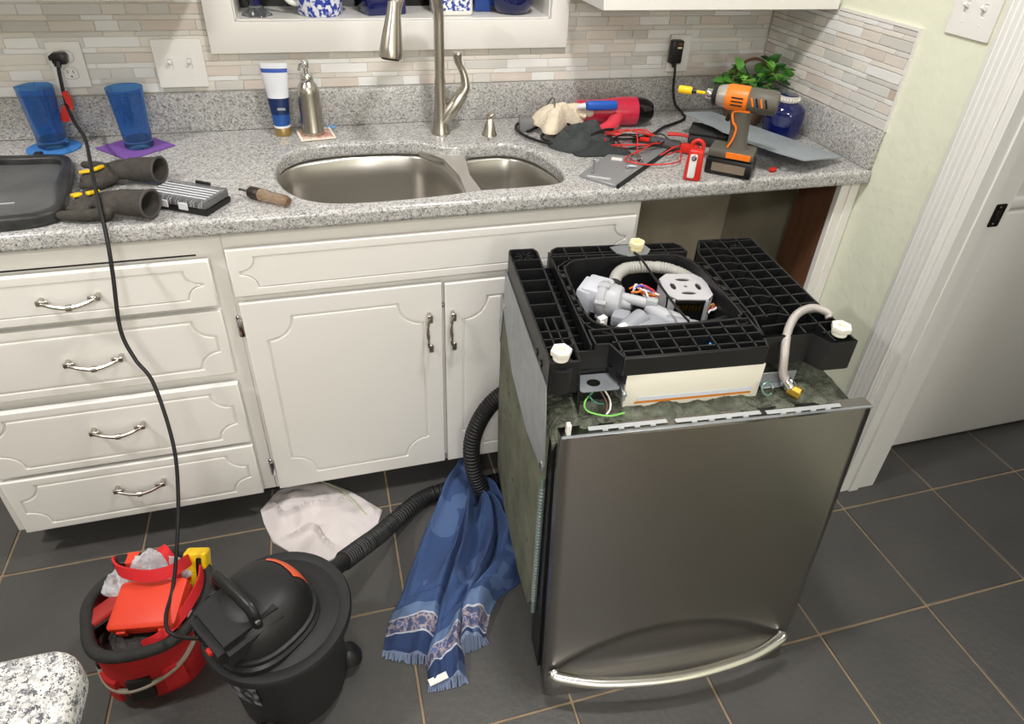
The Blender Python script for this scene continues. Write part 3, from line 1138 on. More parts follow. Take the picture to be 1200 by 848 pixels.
part('insulation_blanket', bm, M_felt, dw, ang=80)

# black moulded base: walls and ribs
ZB, ZT = 0.780, 0.842
CAV = [(0.086, 0.292), (0.088, 0.452), (0.100, 0.480), (0.130, 0.497), (0.235, 0.503), (0.335, 0.500), (0.366, 0.482), (0.385, 0.430), (0.394, 0.270), (0.385, 0.246), (0.362, 0.234), (0.165, 0.231), (0.110, 0.246)]
cav = loop2d(CAV, 5)


def inside(x, y, P=cav):
    c = False
    for i in range(len(P)):
        (x1, y1), (x2, y2) = P[i], P[i - 1]
        if (y1 > y) != (y2 > y) and x < (x2 - x1) * (y - y1) / (y2 - y1) + x1:
            c = not c
    return c


def rib(bm, a, b, z0=ZB, z1=ZT, t=0.0034):
    a, b = Vector(a), Vector(b)
    d = (b - a).normalized()
    n = Vector((-d.y, d.x)) * t / 2
    prism(bm, [(a.x - n.x, a.y - n.y), (b.x - n.x, b.y - n.y), (b.x + n.x, b.y + n.y), (a.x + n.x, a.y + n.y)], z0, z1)


def wall_loop(bm, P, z0, z1, t):
    for i in range(len(P)):
        rib(bm, P[i - 1], P[i], z0, z1, t)


FLO = 0.7865
bm = plate([[(-0.016, 0.560), (-0.016, 0.145), (0.034, 0.145), (0.034, 0.185), (0.104, 0.188), (0.118, 0.145), (0.392, 0.143), (0.400, 0.172), (0.500, 0.172), (0.520, 0.140), (0.570, 0.140), (0.570, 0.560), (0.44, 0.560), (0.408, 0.520), (0.378, 0.556), (0.095, 0.560), (0.068, 0.520), (0.048, 0.560)], cav], ZB, FLO)
part('base_floor', bm, M_black, dw)
M_rib = mat('black_moulded_base', (27, 27, 28), 0.42)
# left rail
bm = new_bm()
wall_loop(bm, [(-0.016, 0.548), (-0.012, 0.560), (0.040, 0.560), (0.046, 0.545), (0.036, 0.145), (-0.016, 0.145)], ZB - 0.006, ZT, 0.004)
for y in (0.192, 0.240, 0.285, 0.332, 0.378, 0.424, 0.470, 0.512):
    rib(bm, (-0.016, y), (0.044 if y > 0.3 else 0.040, y))
for x in (0.003, 0.020):
    rib(bm, (x, 0.147), (x, 0.285))
rib(bm, (-0.016, 0.215), (0.04, 0.215))
for k in range(8):
    a = 2 * pi * k / 8
    rib(bm, (0.016 + 0.006 * cos(a), 0.536 + 0.006 * sin(a)), (0.016 + 0.022 * cos(a), 0.536 + 0.020 * sin(a)), ZB, ZT - 0.004, 0.0025)
lathe(bm, [(0.024, ZB), (0.024, ZT - 0.012), (0.014, ZT - 0.012), (0.014, ZB)], 16, (0.006, 0.155, 0), cap0=False, cap1=False)
part('left_rail', bm, M_rib, dw)
bm = new_bm()
box(bm, -0.0185, 0.145, ZB - 0.010, 0.036, 0.150, ZT + 0.0002, 0.0015, 1)
box(bm, 0.0335, 0.145, ZB - 0.010, 0.0385, 0.190, ZT, 0.0015, 1)
part('corner_block', bm, M_rib, dw)
for y in (0.20, 0.235):
    bm = new_bm()
    lathe(bm, [(0.007, 0), (0.007, 0.003), (0.004, 0.003)], 12, (-0.018, y, 0.80), (-1, 0, 0))
    part('rivet', bm, M_rib, dw)
# trough between rail and centre
bm = new_bm()
for y in [0.21 + 0.026 * k for k in range(13)]:
    rib(bm, (0.046, y), (0.070, y), ZB, 0.812, 0.003)
rib(bm, (0.048, 0.19), (0.052, 0.545), ZB, 0.826, 0.003)
rib(bm, (0.070, 0.19), (0.073, 0.545), ZB, ZT - 0.002, 0.0035)
rib(bm, (0.040, 0.190), (0.106, 0.190), ZB - 0.01, 0.828, 0.004)
lathe(bm, [(0.004, 0), (0.004, 0.06)], 8, (0.040, 0.205, 0.812), (1, 0, 0))
part('cable_trough', bm, M_rib, dw)
# centre frame round the opening
bm = new_bm()
wall_loop(bm, cav, 0.752, ZT + 0.001, 0.0045)
out2 = loop2d([((x - 0.24) * 1.075 + 0.24, (y - 0.367) * 1.09 + 0.367) for x, y in CAV], 5)
wall_loop(bm, out2, ZB, ZT - 0.004, 0.003)
for y in (0.26, 0.29, 0.325, 0.36, 0.395, 0.43, 0.46):
    rib(bm, (0.072, y), (0.088, y), ZB, ZT - 0.002)
    rib(bm, (0.391, y), (0.412, y), ZB, ZT - 0.002)
for y in (0.305, 0.345, 0.385, 0.435):
    for xx in (0.080, 0.402):
        prism(bm, [(xx - 0.006, y - 0.007), (xx + 0.006, y - 0.007), (xx + 0.006, y + 0.007), (xx - 0.006, y + 0.007)], ZT - 0.010, ZT + 0.001)
part('centre_frame', bm, M_rib, dw)
# rear bar
bm = new_bm()
wall_loop(bm, [(0.072, 0.520), (0.080, 0.548), (0.095, 0.560), (0.372, 0.554), (0.383, 0.540), (0.388, 0.510)], ZB - 0.012, ZT, 0.004)
for x in (0.110, 0.150, 0.190, 0.230, 0.300, 0.340):
    rib(bm, (x, 0.502), (x, 0.558))
rib(bm, (0.075, 0.530), (0.385, 0.526))
part('rear_bar', bm, M_rib, dw)
# front bar
bm = new_bm()
wall_loop(bm, [(0.104, 0.188), (0.118, 0.145), (0.392, 0.143), (0.400, 0.172), (0.400, 0.235), (0.078, 0.235), (0.078, 0.190)], 0.803, ZT, 0.004)
for x in (0.12, 0.155, 0.190, 0.225, 0.262, 0.300, 0.338, 0.372):
    rib(bm, (x, 0.147), (x, 0.232), 0.803)
rib(bm, (0.115, 0.163), (0.395, 0.160))
rib(bm, (0.110, 0.192), (0.398, 0.188))
rib(bm, (0.082, 0.215), (0.398, 0.212))
for xx, yy, hh in ((0.245, 0.178, 0.02), (0.252, 0.170, 0.015), (0.305, 0.176, 0.018)):
    lathe(bm, [(0.008, FLO), (0.008, FLO + hh + 0.02), (0.005, FLO + hh + 0.022)], 10, (xx, yy, 0))
part('front_bar', bm, M_rib, dw)
bm = new_bm()
box(bm, 0.1165, 0.140, 0.802, 0.394, 0.1445, ZT, 0.0015, 1)
part('front_skirt', bm, M_rib, dw)
bm = new_bm()
lathe(bm, [(0.0022, 0), (0.0022, 0.024)], 8, (0.232, 0.176, 0.826), (1, 0.1, 0))
part('pin', bm, M_chrome, dw)
bm = new_bm()
box(bm, 0.296, 0.169, 0.815, 0.303, 0.182, 0.832, 0.001, 1)
part('blue_clip', bm, mat('sky_blue_plastic', (90, 170, 230), 0.4), dw, 'small blue clip')
# right rail with waffle ribs
bm = new_bm()
wall_loop(bm, [(0.400, 0.172), (0.500, 0.172), (0.520, 0.140), (0.570, 0.140), (0.570, 0.560), (0.440, 0.560), (0.412, 0.500), (0.412, 0.235)], ZB - 0.004, ZT, 0.004)
for k in range(11):
    y = 0.205 + 0.0345 * k
    x0 = 0.413
    if y > 0.52:
        x0 = 0.432
    rib(bm, (x0, y), (0.468, y + 0.004))
    rib(bm, (0.468, y + 0.004), (0.482, y - 0.004))
    rib(bm, (0.482, y - 0.004), (0.568, y))
rib(bm, (0.440, 0.235), (0.446, 0.556))
rib(bm, (0.488, 0.175), (0.490, 0.558))
rib(bm, (0.530, 0.142), (0.531, 0.558))
rib(bm, (0.522, 0.172), (0.568, 0.172))
for k in range(8):
    a = 2 * pi * k / 8
    rib(bm, (0.520 + 0.004 * cos(a), 0.525 + 0.004 * sin(a)), (0.520 + 0.018 * cos(a), 0.525 + 0.014 * sin(a)), ZB, ZT - 0.003, 0.0022)
part('right_rail', bm, M_rib, dw)
bm = new_bm()
prism(bm, [(0.398, 0.169), (0.499, 0.169), (0.519, 0.137), (0.573, 0.137), (0.573, 0.1425), (0.5215, 0.1425), (0.501, 0.1745), (0.398, 0.1745)], ZB - 0.002, ZT)
part('right_skirt', bm, M_rib, dw)

# levelling feet (hexagonal nylon caps)
def foot(x, y, z, m, lab, s=1.0, stem=0.0):
    bm = new_bm()
    if stem:
        lathe(bm, [(0.008, -stem), (0.008, 0.0)], 10, (x, y, z))
    lathe(bm, [(0.0165 * s, 0), (0.0165 * s, 0.004), (0.0150 * s, 0.005), (0.0150 * s, 0.009)], 20, (x, y, z), cap1=False)
    r6 = lathe(bm, [(0.0215 * s, 0.009), (0.0225 * s, 0.011), (0.0225 * s, 0.019), (0.0205 * s, 0.021), (0.0115 * s, 0.0215), (0.0100 * s, 0.0195), (0.0095 * s, 0.012)], 6, (x, y, z), cap0=True)
    part('levelling_foot', bm, m, dw, lab, ang=25)


foot(0.004, 0.156, ZT + 0.0004, M_nutw, None, 0.86)
foot(0.549, 0.162, ZT + 0.0004, M_nutw, None, 0.86)
foot(0.272, 0.528, ZT + 0.0025, M_cream, 'yellowish nylon foot', 0.82)
bm = plate([[(0.215, 0.545), (0.222, 0.515), (0.245, 0.500), (0.290, 0.503), (0.305, 0.525), (0.300, 0.545), (0.285, 0.552), (0.235, 0.550)], rrect(0.262, 0.518, 0.282, 0.538, 0.008)], ZT + 0.0004, ZT + 0.0024)
part('foot_plate', bm, M_galv, dw)

# parts inside the opening
bm = new_bm()
box(bm, 0.075, 0.225, 0.737, 0.398, 0.508, 0.752)
part('sump_floor', bm, M_black, dw)
bm = new_bm()
box(bm, 0.118, 0.395, 0.757, 0.150, 0.462, 0.822, 0.004, 2, Matrix.Rotation(radians(-35), 3, 'Z'))
box(bm, 0.126, 0.385, 0.772, 0.180, 0.455, 0.828, 0.006, 2, Matrix.Rotation(radians(-35), 3, 'Z'))
part('drain_motor', bm, mat('pale_grey_motor', (196, 198, 206), 0.4), dw)
bm = new_bm()
AX = Vector((0.82, -0.50, 0.08)).normalized()
lathe(bm, [(0.036, -0.022), (0.040, -0.016), (0.040, -0.004), (0.035, 0.0), (0.035, 0.022), (0.031, 0.028), (0.018, 0.032), (0.014, 0.05)], 24, (0.172, 0.398, 0.798), AX)
for k in range(6):
    a = 2 * pi * k / 6
    q = Vector((0.172, 0.398, 0.798)) + (AX.orthogonal().normalized() * cos(a) + AX.cross(AX.orthogonal()).normalized() * sin(a)) * 0.038
    lathe(bm, [(0.006, -0.020), (0.006, 0.004)], 8, q, AX)
part('pump_volute', bm, M_greyp, dw)
bm = new_bm()
tube(bm, [(0.195, 0.384, 0.812), (0.225, 0.362, 0.814), (0.255, 0.345, 0.812)], 0.011, 12, 8)
tube(bm, [(0.240, 0.350, 0.808), (0.262, 0.325, 0.800), (0.30, 0.29, 0.79)], lambda t: 0.012 + 0.012 * t, 12, 8)
box(bm, 0.234, 0.336, 0.806, 0.258, 0.352, 0.829, 0.003, 2, Matrix.Rotation(radians(-30), 3, 'Z'))
part('outlet_pipe', bm, M_greyp, dw)
bm = new_bm()
lathe(bm, [(0.066, 0.753), (0.064, 0.775), (0.050, 0.797), (0.030, 0.806), (0.0, 0.808)], 28, (0.232, 0.295, 0), sy=0.9)
tube(bm, [(0.150, 0.270, 0.775), (0.185, 0.30, 0.79), (0.22, 0.32, 0.80)], 0.022, 12, 8)
tube(bm, [(0.262, 0.300, 0.80), (0.31, 0.275, 0.80), (0.35, 0.262, 0.79)], 0.016, 12, 8)
box(bm, 0.165, 0.325, 0.775, 0.200, 0.362, 0.80, 0.004, 2, Matrix.Rotation(radians(-30), 3, 'Z'))
part('sump', bm, M_greyp2, dw)
for (x, y) in ((0.133, 0.318), (0.166, 0.286)):
    bm = new_bm()
    box(bm, x - 0.010, y - 0.007, 0.775, x + 0.010, y + 0.007, 0.812, 0.002, 1, Matrix.Rotation(radians(25), 3, 'Z'))
    box(bm, x - 0.006, y - 0.011, 0.790, x + 0.002, y - 0.006, 0.806, 0.001, 1)
    part('connector', bm, M_white, dw)
# corrugated drain hose round the back of the opening
bm = new_bm()
hosep = [(0.188, 0.418, 0.805), (0.205, 0.455, 0.822), (0.232, 0.476, 0.826), (0.285, 0.482, 0.824), (0.335, 0.472, 0.820), (0.372, 0.440, 0.812), (0.383, 0.405, 0.800)]
tube(bm, hosep[:3], 0.0135, 14, 10)
tube(bm, hosep, lambda t: 0.0125 + (0.0014 if t > 0.3 and int(t * 90) % 2 else 0), 12, 90)
part('drain_hose', bm, mat('warm_grey_hose', (166, 164, 158), 0.5), dw)
bm = new_bm()
lathe(bm, [(0.0165, -0.005), (0.0165, 0.005)], 16, (0.194, 0.434, 0.812), (0.4, 0.85, 0.35))
part('hose_clamp', bm, M_black, dw)
# motor cover with four vent slots
MC = Vector((0.335, 0.385))
R35 = Matrix.Rotation(radians(-8), 2)


def mc(x, y):
    q = R35 @ Vector((x, y))
    return (q.x + MC.x, q.y + MC.y)


oct_ = [mc(x, y) for x, y in ((-0.050, 0.030), (-0.030, 0.052), (0.032, 0.052), (0.050, 0.030), (0.050, -0.032), (0.034, -0.052), (-0.030, -0.052), (-0.050, -0.032))]
slots = []
for a in range(4):
    cx, cy = 0.027 * cos(pi / 2 * a), 0.027 * sin(pi / 2 * a)
    slots.append([mc(cx + (0.006 * cos(b) if a % 2 == 0 else 0.016 * cos(b)), cy + (0.014 * sin(b) if a % 2 == 0 else 0.006 * sin(b))) for b in [2 * pi * k / 14 for k in range(14)]])
slots.append([mc(0.004 * cos(2 * pi * k / 8), 0.004 * sin(2 * pi * k / 8)) for k in range(8)])
bm = plate([oct_] + slots, 0.826, 0.8285)
part('motor_cover', bm, mat('motor_cover_grey', (204, 203, 206), 0.4, 0.3), dw)
bm = new_bm()
prism(bm, [mc(x * 0.97, y * 0.97) for x, y in ((-0.050, 0.030), (-0.030, 0.052), (0.032, 0.052), (0.050, 0.030), (0.050, -0.032), (0.034, -0.052), (-0.030, -0.052), (-0.050, -0.032))], 0.818, 0.8255)
prism(bm, [mc(x, y) for x, y in ((-0.046, -0.03), (-0.046, 0.048), (0.046, 0.048), (0.046, -0.03))], 0.760, 0.818)
part('motor_core', bm, M_black, dw)
for xa, xb, ya, yb in ((-0.050, -0.046, -0.032, 0.030), (0.046, 0.050, -0.032, 0.030), (-0.048, -0.034, -0.052, -0.048), (0.030, 0.036, -0.054, -0.048)):
    bm = new_bm()
    prism(bm, [mc(xa, ya), mc(xb, ya), mc(xb, yb), mc(xa, yb)], 0.762, 0.8258)
    part('motor_bracket', bm, M_greyp, dw)
bm = new_bm()
for k in range(7):
    x = -0.022 + 0.007 * k
    q = mc(x, -0.047)
    box(bm, q[0] - 0.0018, q[1] - 0.004, 0.80, q[0] + 0.0018, q[1] + 0.002, 0.812)
part('winding_pins', bm, M_brass, dw, stuff=True)
wr = random.Random(5)
for k, c in enumerate(((236, 120, 60), (238, 236, 230), (236, 140, 80), (60, 90, 200), (240, 240, 236), (220, 60, 60), (236, 130, 60), (238, 238, 232), (240, 200, 60), (120, 40, 50), (236, 120, 60), (238, 236, 230))):
    bm = new_bm()
    o = Vector((0.232 + 0.004 * (k % 6), 0.435 - 0.004 * (k // 3), 0.785 + 0.004 * (k % 4)))
    pts = [o + Vector((wr.uniform(-.004, .004) + 0.012 * j, wr.uniform(-.010, .010) - 0.005 * j, wr.uniform(0, .014) + 0.008 * sin(j * 1.5))) for j in range(5)]
    if k >= 8:
        o2 = Vector((0.372, 0.35 - 0.006 * (k - 8), 0.79))
        pts = [o2 + Vector((0.006 * j, wr.uniform(-.012, .012), 0.004 * j)) for j in range(4)]
    tube(bm, pts, 0.0024, 6, 14)
    part('wire', bm, mat('wire_%d' % (k % 12), c, 0.4), dw)
bm = new_bm()
tube(bm, [(0.262, 0.512, 0.846), (0.264, 0.48, 0.850), (0.268, 0.38, 0.846), (0.272, 0.28, 0.844), (0.276, 0.236, 0.8445)], 0.0026, 8, 20)
part('cable', bm, M_black, dw)
bm = new_bm()
tube(bm, [(0.270, 0.244, 0.815), (0.31, 0.252, 0.818), (0.35, 0.262, 0.815), (0.383, 0.285, 0.805)], 0.0105, 12, 16)
part('black_hose', bm, M_rubber, dw)

# control box, junction plate, ground wires
bm = new_bm()
box(bm, 0.128, 0.1425, 0.722, 0.400, 0.146, 0.8015, 0.0015, 2)
box(bm, 0.1285, 0.1463, 0.722, 0.3995, 0.240, 0.7795, 0.001, 1)
part('control_box', bm, mat('ivory_plastic', (236, 232, 218), 0.4), dw)
bm = new_bm()
box(bm, 0.150, 0.1408, 0.7335, 0.384, 0.1424, 0.7375)
part('orange_seam', bm, mat('orange_trim', (214, 130, 40), 0.5), dw, 'thin orange line on the control box')
bm = new_bm()
box(bm, 0.154, 0.1410, 0.7390, 0.386, 0.1424, 0.7480, 0.0004, 1)
part('clear_strip', bm, mat('pale_film', (214, 218, 228), 0.2), dw)
bm = plate([rrect(0.042, 0.136, 0.116, 0.184, 0.006), [(0.072 + 0.013 * cos(a), 0.160 + 0.011 * sin(a)) for a in [2 * pi * k / 18 for k in range(18)]]], 0.782, 0.7835)
bmesh.ops.translate(bm, verts=bm.verts, vec=(0, 0, -0.006))
part('junction_plate', bm, M_galv, dw)
bm = new_bm()
box(bm, 0.044, 0.170, 0.722, 0.112, 0.182, 0.7755)  # black walls added so the hole in the plate looks shaded
box(bm, 0.0425, 0.140, 0.722, 0.0440, 0.170, 0.7755)
part('hole_shade_backing', bm, M_black, dw)
for c, pts in (((120, 190, 90), [(0.070, 0.150, 0.765), (0.050, 0.132, 0.758), (0.055, 0.124, 0.742), (0.09, 0.112, 0.737), (0.122, 0.115, 0.738)]),
               ((60, 110, 100), [(0.075, 0.155, 0.768), (0.060, 0.139, 0.766), (0.068, 0.130, 0.757), (0.085, 0.132, 0.748)]),
               ((226, 222, 210), [(0.090, 0.152, 0.768), (0.100, 0.140, 0.752), (0.098, 0.126, 0.741), (0.088, 0.116, 0.737)]),
               ((90, 60, 45), [(0.083, 0.155, 0.766), (0.093, 0.136, 0.748), (0.090, 0.121, 0.738)])):
    bm = new_bm()
    tube(bm, pts, 0.0017, 6, 16)
    part('wire', bm, mat('gwire_%d' % c[0], c, 0.4), dw)
bm = new_bm()
tube(bm, [(0.0335, 0.188, 0.835), (0.035, 0.155, 0.846), (0.037, 0.138, 0.80), (0.038, 0.136, 0.752)], 0.0016, 6, 16)
part('wire', bm, M_black, dw)
bm = new_bm()
box(bm, 0.119, 0.130, 0.752, 0.126, 0.160, 0.774, 0.001, 1)
lathe(bm, [(0.005, 0), (0.004, 0.003)], 10, (0.1225, 0.1295, 0.768), (0, -1, 0))
part('side_clip', bm, M_galv, dw)

# braided supply hose with brass elbow
bm = new_bm()
sp_ = [(0.452, 0.132, 0.757), (0.441, 0.140, 0.775), (0.438, 0.150, 0.812), (0.454, 0.182, 0.842), (0.490, 0.218, 0.854), (0.532, 0.234, 0.856), (0.560, 0.224, 0.850), (0.562, 0.214, 0.843)]
tube(bm, sp_, lambda t: 0.0080 + 0.0004 * (int(t * 120) % 2), 12, 120)
part('supply_hose', bm, mat('braided_steel', (196, 190, 184), 0.4, 0.5, bump=(900, 0.4)), dw)
bm = new_bm()
lathe(bm, [(0.0115, -0.010), (0.0115, 0.006), (0.010, 0.008)], 14, (0.4505, 0.1335, 0.758), (-0.45, 0.55, 0.7))
part('ferrule', bm, M_chrome, dw)
bm = new_bm()
lathe(bm, [(0.0125, -0.002), (0.0125, 0.020), (0.010, 0.0225), (0.006, 0.0225)], 8, (0.456, 0.128, 0.746), (0.55, -0.65, -0.1))
part('brass_fitting', bm, M_brass, dw)
bm = new_bm()
box(bm, 0.405, 0.154, 0.742, 0.480, 0.156, 0.768, 0.0005, 1)
box(bm, 0.405, 0.140, 0.742, 0.480, 0.154, 0.7435, 0.0005, 1)
part('hose_bracket', bm, M_galv, dw)
bm = new_bm()
ring = [(0.408 + 0.011 * cos(a), 0.127 + 0.007 * sin(a), 0.752 + 0.010 * sin(a)) for a in [2 * pi * k / 16 for k in range(15)]]
tube(bm, ring, 0.0022, 6)
part('clamp_ring', bm, mat('teal_clamp', (110, 140, 130), 0.4, 0.6), dw)

# ================================================================== FLOOR: island, vacuum, tool bag, cloths, mat, washer
isl = thing('island', 'kitchen island corner with a rounded speckled granite top in the left foreground', 'island', (-1.682, -1.515, 0))
bm = plate([rrect(-0.95, -1.6, 0.0, 0.0, 0.035)], HC - 0.040, HC, 0.012, 4)
part('counter_slab', bm, M_granite2, isl, ang=50, wn=True)
bm = new_bm()
box(bm, -0.92, -1.55, 0.09, -0.035, -0.035, HC - 0.0405, 0.002, 1)
part('body', bm, M_cab, isl)
bm = new_bm()
box(bm, -0.88, -1.50, 0.0, -0.08, -0.08, 0.0895)
part('toe_kick', bm, M_toe, isl)

wm = thing('washing_machine', 'white washing machine in the utility room beyond the doorway', 'washer', (0.60, -0.45, 0))
bm = new_bm()
box(bm, -0.33, -0.33, 0.018, 0.33, 0.33, 0.864, 0.012, 3)
part('body', bm, M_white, wm)
bm = new_bm()
box(bm, -0.335, -0.335, 0.868, 0.335, 0.335, 0.905, 0.012, 3)
part('lid_panel', bm, M_white, wm)
bm = new_bm()
box(bm, -0.33, 0.18, 0.9055, 0.33, 0.33, 1.03, 0.02, 3)
part('console', bm, M_white, wm)
bm = new_bm()
box(bm, -0.29, 0.175, 0.93, 0.29, 0.1795, 1.0)
part('control_panel', bm, M_black, wm)
for sx in (-0.28, 0.28):
    for sy in (-0.28, 0.28):
        bm = new_bm()
        lathe(bm, [(0.022, 0), (0.022, 0.018)], 12, (sx, sy, 0))
        part('foot', bm, M_black, wm)

bm = new_bm()
box(bm, -0.36, -0.30, 0, 0.36, 0.30, 0.009, 0.003, 2)
solo('floor_mat', bm, mat('dark_taupe_mat', (52, 48, 44), 0.9, bump=(300, 0.5)), 'dark taupe floor mat in the lower right corner', 'mat', loc=(0.236, -1.902, 0.0005), rz=radians(20))

# ------------------------------------------------------------------ shop vacuum
vac = thing('shop_vacuum', 'black shop vacuum with a round drum and ribbed hose beside the red tool bag', 'vacuum cleaner', (-1.608, -1.088, 0))
bm = new_bm()
lathe(bm, [(0.108, 0.028), (0.112, 0.032), (0.120, 0.16), (0.127, 0.268), (0.124, 0.270)], 56)
part('drum', bm, M_blackm, vac)
bm = new_bm()
lathe(bm, [(0.131, 0.262), (0.146, 0.264), (0.147, 0.276), (0.144, 0.282), (0.128, 0.2835), (0.124, 0.281), (0.112, 0.284), (0.100, 0.290)], 64)
part('lid', bm, M_blackm, vac)
VH = Vector((-0.026, -0.014))
bm = new_bm()


def vhead(prof, p=2.5, n=48):
    rings = []
    for r, z in prof:
        ring = []
        for i in range(n):
            a = 2 * pi * i / n
            c, s = cos(a), sin(a)
            k = (abs(c) ** p + abs(s) ** p) ** (-1 / p)
            # long axis toward -x -y (switch side)
            u, v_ = r * k * c * 1.02, r * k * s * 0.98
            q = Matrix.Rotation(radians(38), 2) @ Vector((u, v_))
            ring.append(bm.verts.new((VH.x + q.x, VH.y + q.y, z)))
        rings.append(ring)
    for a, b in zip(rings[:-1], rings[1:]):
        for i in range(n):
            j = (i + 1) % n
            bm.faces.new((a[i], a[j], b[j], b[i]))
    bm.faces.new(list(reversed(rings[0])))
    bm.faces.new(rings[-1])


vhead([(0.104, 0.283), (0.104, 0.296), (0.098, 0.300), (0.098, 0.304)])
part('head_base', bm, M_black, vac)
bm = new_bm()
vhead([(0.100, 0.3045), (0.100, 0.312), (0.094, 0.314), (0.094, 0.320), (0.0915, 0.330), (0.087, 0.348), (0.078, 0.365), (0.064, 0.377), (0.044, 0.385), (0.016, 0.388)], 2.4)
part('motor_housing', bm, mat('satin_black_plastic', (27, 27, 28), 0.48), vac)
D1 = Vector((-0.80, -0.60, 0))          # toward the switch
D2 = Vector((0.60, -0.80, 0))
HB = Vector((VH.x, VH.y, 0))
bm = new_bm()
q = [HB + D1 * a + D2 * b for a, b in ((-0.020, -0.074), (0.108, -0.064), (0.114, 0.062), (-0.020, 0.078))]
prism(bm, [(v_.x, v_.y) for v_ in q], 0.318, 0.384)
for v_ in bm.verts:
    if v_.co.z > 0.35:
        v_.co.z -= 0.010 * max(0.0, min(1.0, ((v_.co - HB).dot(D1)) / 0.11))
bmesh.ops.bevel(bm, geom=bm.edges[:], offset=0.014, segments=4, affect='EDGES')
part('switch_block', bm, mat('satin_black_plastic', (27, 27, 28), 0.48), vac)
for k in range(6):
    bm = new_bm()
    a = HB + D1 * 0.1105 + D2 * (-0.036 + 0.0145 * k)
    tube(bm, [a + Vector((0, 0, 0.336)), a + Vector((0, 0, 0.356))], 0.0022, 6, 2)
    part('vent_fin', bm, M_rubber, vac)
bm = new_bm()
a = HB + D1 * 0.1115 + D2 * 0.018 + Vector((0, 0, 0.346))
box(bm, a.x - 0.007, a.y - 0.007, a.z - 0.006, a.x + 0.007, a.y + 0.007, a.z + 0.006, 0.002, 1, Matrix.Rotation(math.atan2(D1.y, D1.x), 3, 'Z'))
part('power_switch', bm, M_red, vac, 'red power switch')
bm = new_bm()
hc_ = HB + D1 * 0.036 + Vector((0, 0, 0.376))
tube(bm, [hc_ - D2 * 0.070, hc_ - D2 * 0.066 + Vector((0, 0, 0.030)), hc_ - D2 * 0.045 + Vector((0, 0, 0.040)), hc_ + D2 * 0.030 + Vector((0, 0, 0.040)), hc_ + D2 * 0.052 + Vector((0, 0, 0.030)), hc_ + D2 * 0.056 + Vector((0, 0, -0.006))], 0.012, 12, 36, sy=0.7)
part('carry_handle', bm, M_black, vac)
bm = new_bm()
a = hc_ + D2 * 0.060 + Vector((0, 0, 0.014))
lathe(bm, [(0.006, 0), (0.005, 0.004)], 12, a + D2 * 0.003, D2)
part('screw', bm, M_chrome, vac)
# orange printed band over the back of the dome
bm = new_bm()
prev = None
for k in range(13):
    a = radians(40 - 62 * k / 12)
    row_ = []
    for rr, z in ((0.0905, 0.334), (0.087, 0.348), (0.078, 0.365), (0.069, 0.3735)):
        c, s2 = cos(a), sin(a)
        kk = (abs(c) ** 2.4 + abs(s2) ** 2.4) ** (-1 / 2.4)
        q = Matrix.Rotation(radians(38), 2) @ Vector((rr * kk * c * 1.02, rr * kk * s2 * 0.98))
        d_ = Vector((q.x, q.y, 0.035)).normalized() * 0.0014
        row_.append(bm.verts.new((VH.x + q.x + d_.x, VH.y + q.y + d_.y, z + d_.z)))
    if prev:
        for m_ in range(3):
            bm.faces.new((prev[m_], row_[m_], row_[m_ + 1], prev[m_ + 1]))
    prev = row_
r_ = bmesh.ops.extrude_face_region(bm, geom=bm.faces[:])
for v_ in [g for g in r_['geom'] if isinstance(g, bmesh.types.BMVert)]:
    v_.co += Vector((v_.co.x - VH.x, v_.co.y - VH.y, 0.035)).normalized() * 0.0008
part('orange_band', bm, mat('orange_red_print', (232, 92, 50), 0.45), vac, 'orange red band on the dome')
# pale worn print on the drum
M_print = mat('worn_grey_print', (34, 34, 35), 0.5, var=(60, (126, 128, 134), 0.06))
bm = new_bm()
prev = None
for k in range(13):
    ang = radians(204 + 44 * k / 12)
    row_ = [bm.verts.new(((0.1215 + 0.0052 * (z - 0.16) / 0.1 + 0.0014) * cos(ang), (0.1215 + 0.0052 * (z - 0.16) / 0.1 + 0.0014) * sin(ang), z)) for z in (0.155, 0.232)]
    if prev:
        bm.faces.new((prev[0], row_[0], row_[1], prev[1]))
    prev = row_
r_ = bmesh.ops.extrude_face_region(bm, geom=bm.faces[:])
for v_ in [g for g in r_['geom'] if isinstance(g, bmesh.types.BMVert)]:
    v_.co += Vector((v_.co.x, v_.co.y, 0)).normalized() * 0.0006
part('drum_label', bm, M_print, vac, 'worn pale print on the drum')
for ang in (8, 128, 248):
    bm = new_bm()
    c = Vector((cos(radians(ang)), sin(radians(ang)), 0))
    q = c * 0.122
    lathe(bm, [(0.026, 0.045), (0.030, 0.036), (0.022, 0.060), (0.010, 0.070)], 14, (q.x, q.y, 0), cap0=True)
    lathe(bm, [(0.018, -0.010), (0.020, -0.006), (0.020, 0.006), (0.018, 0.010)], 16, (q.x + c.x * 0.008, q.y + c.y * 0.008, 0.0205), (-c.y, c.x, 0))
    part('castor', bm, M_black, vac)
for ang in (-30, 150):
    bm = new_bm()
    c = Vector((cos(radians(ang)), sin(radians(ang)), 0))
    M_ = Matrix.Translation((c.x * 0.127, c.y * 0.127, 0.245)) @ Matrix.Rotation(radians(ang), 4, 'Z')
    vs = box(bm, -0.006, -0.016, -0.030, 0.007, 0.016, 0.030, 0.003, 2)
    bmesh.ops.transform(bm, verts=bm.verts, matrix=M_)
    part('latch', bm, M_blackm, vac)
# hose: port on the drum, rubber cuff, ribbed hose along the floor and a loop behind the dishwasher
def vloc(p):
    return (p[0] + 1.608, p[1] + 1.088, p[2])


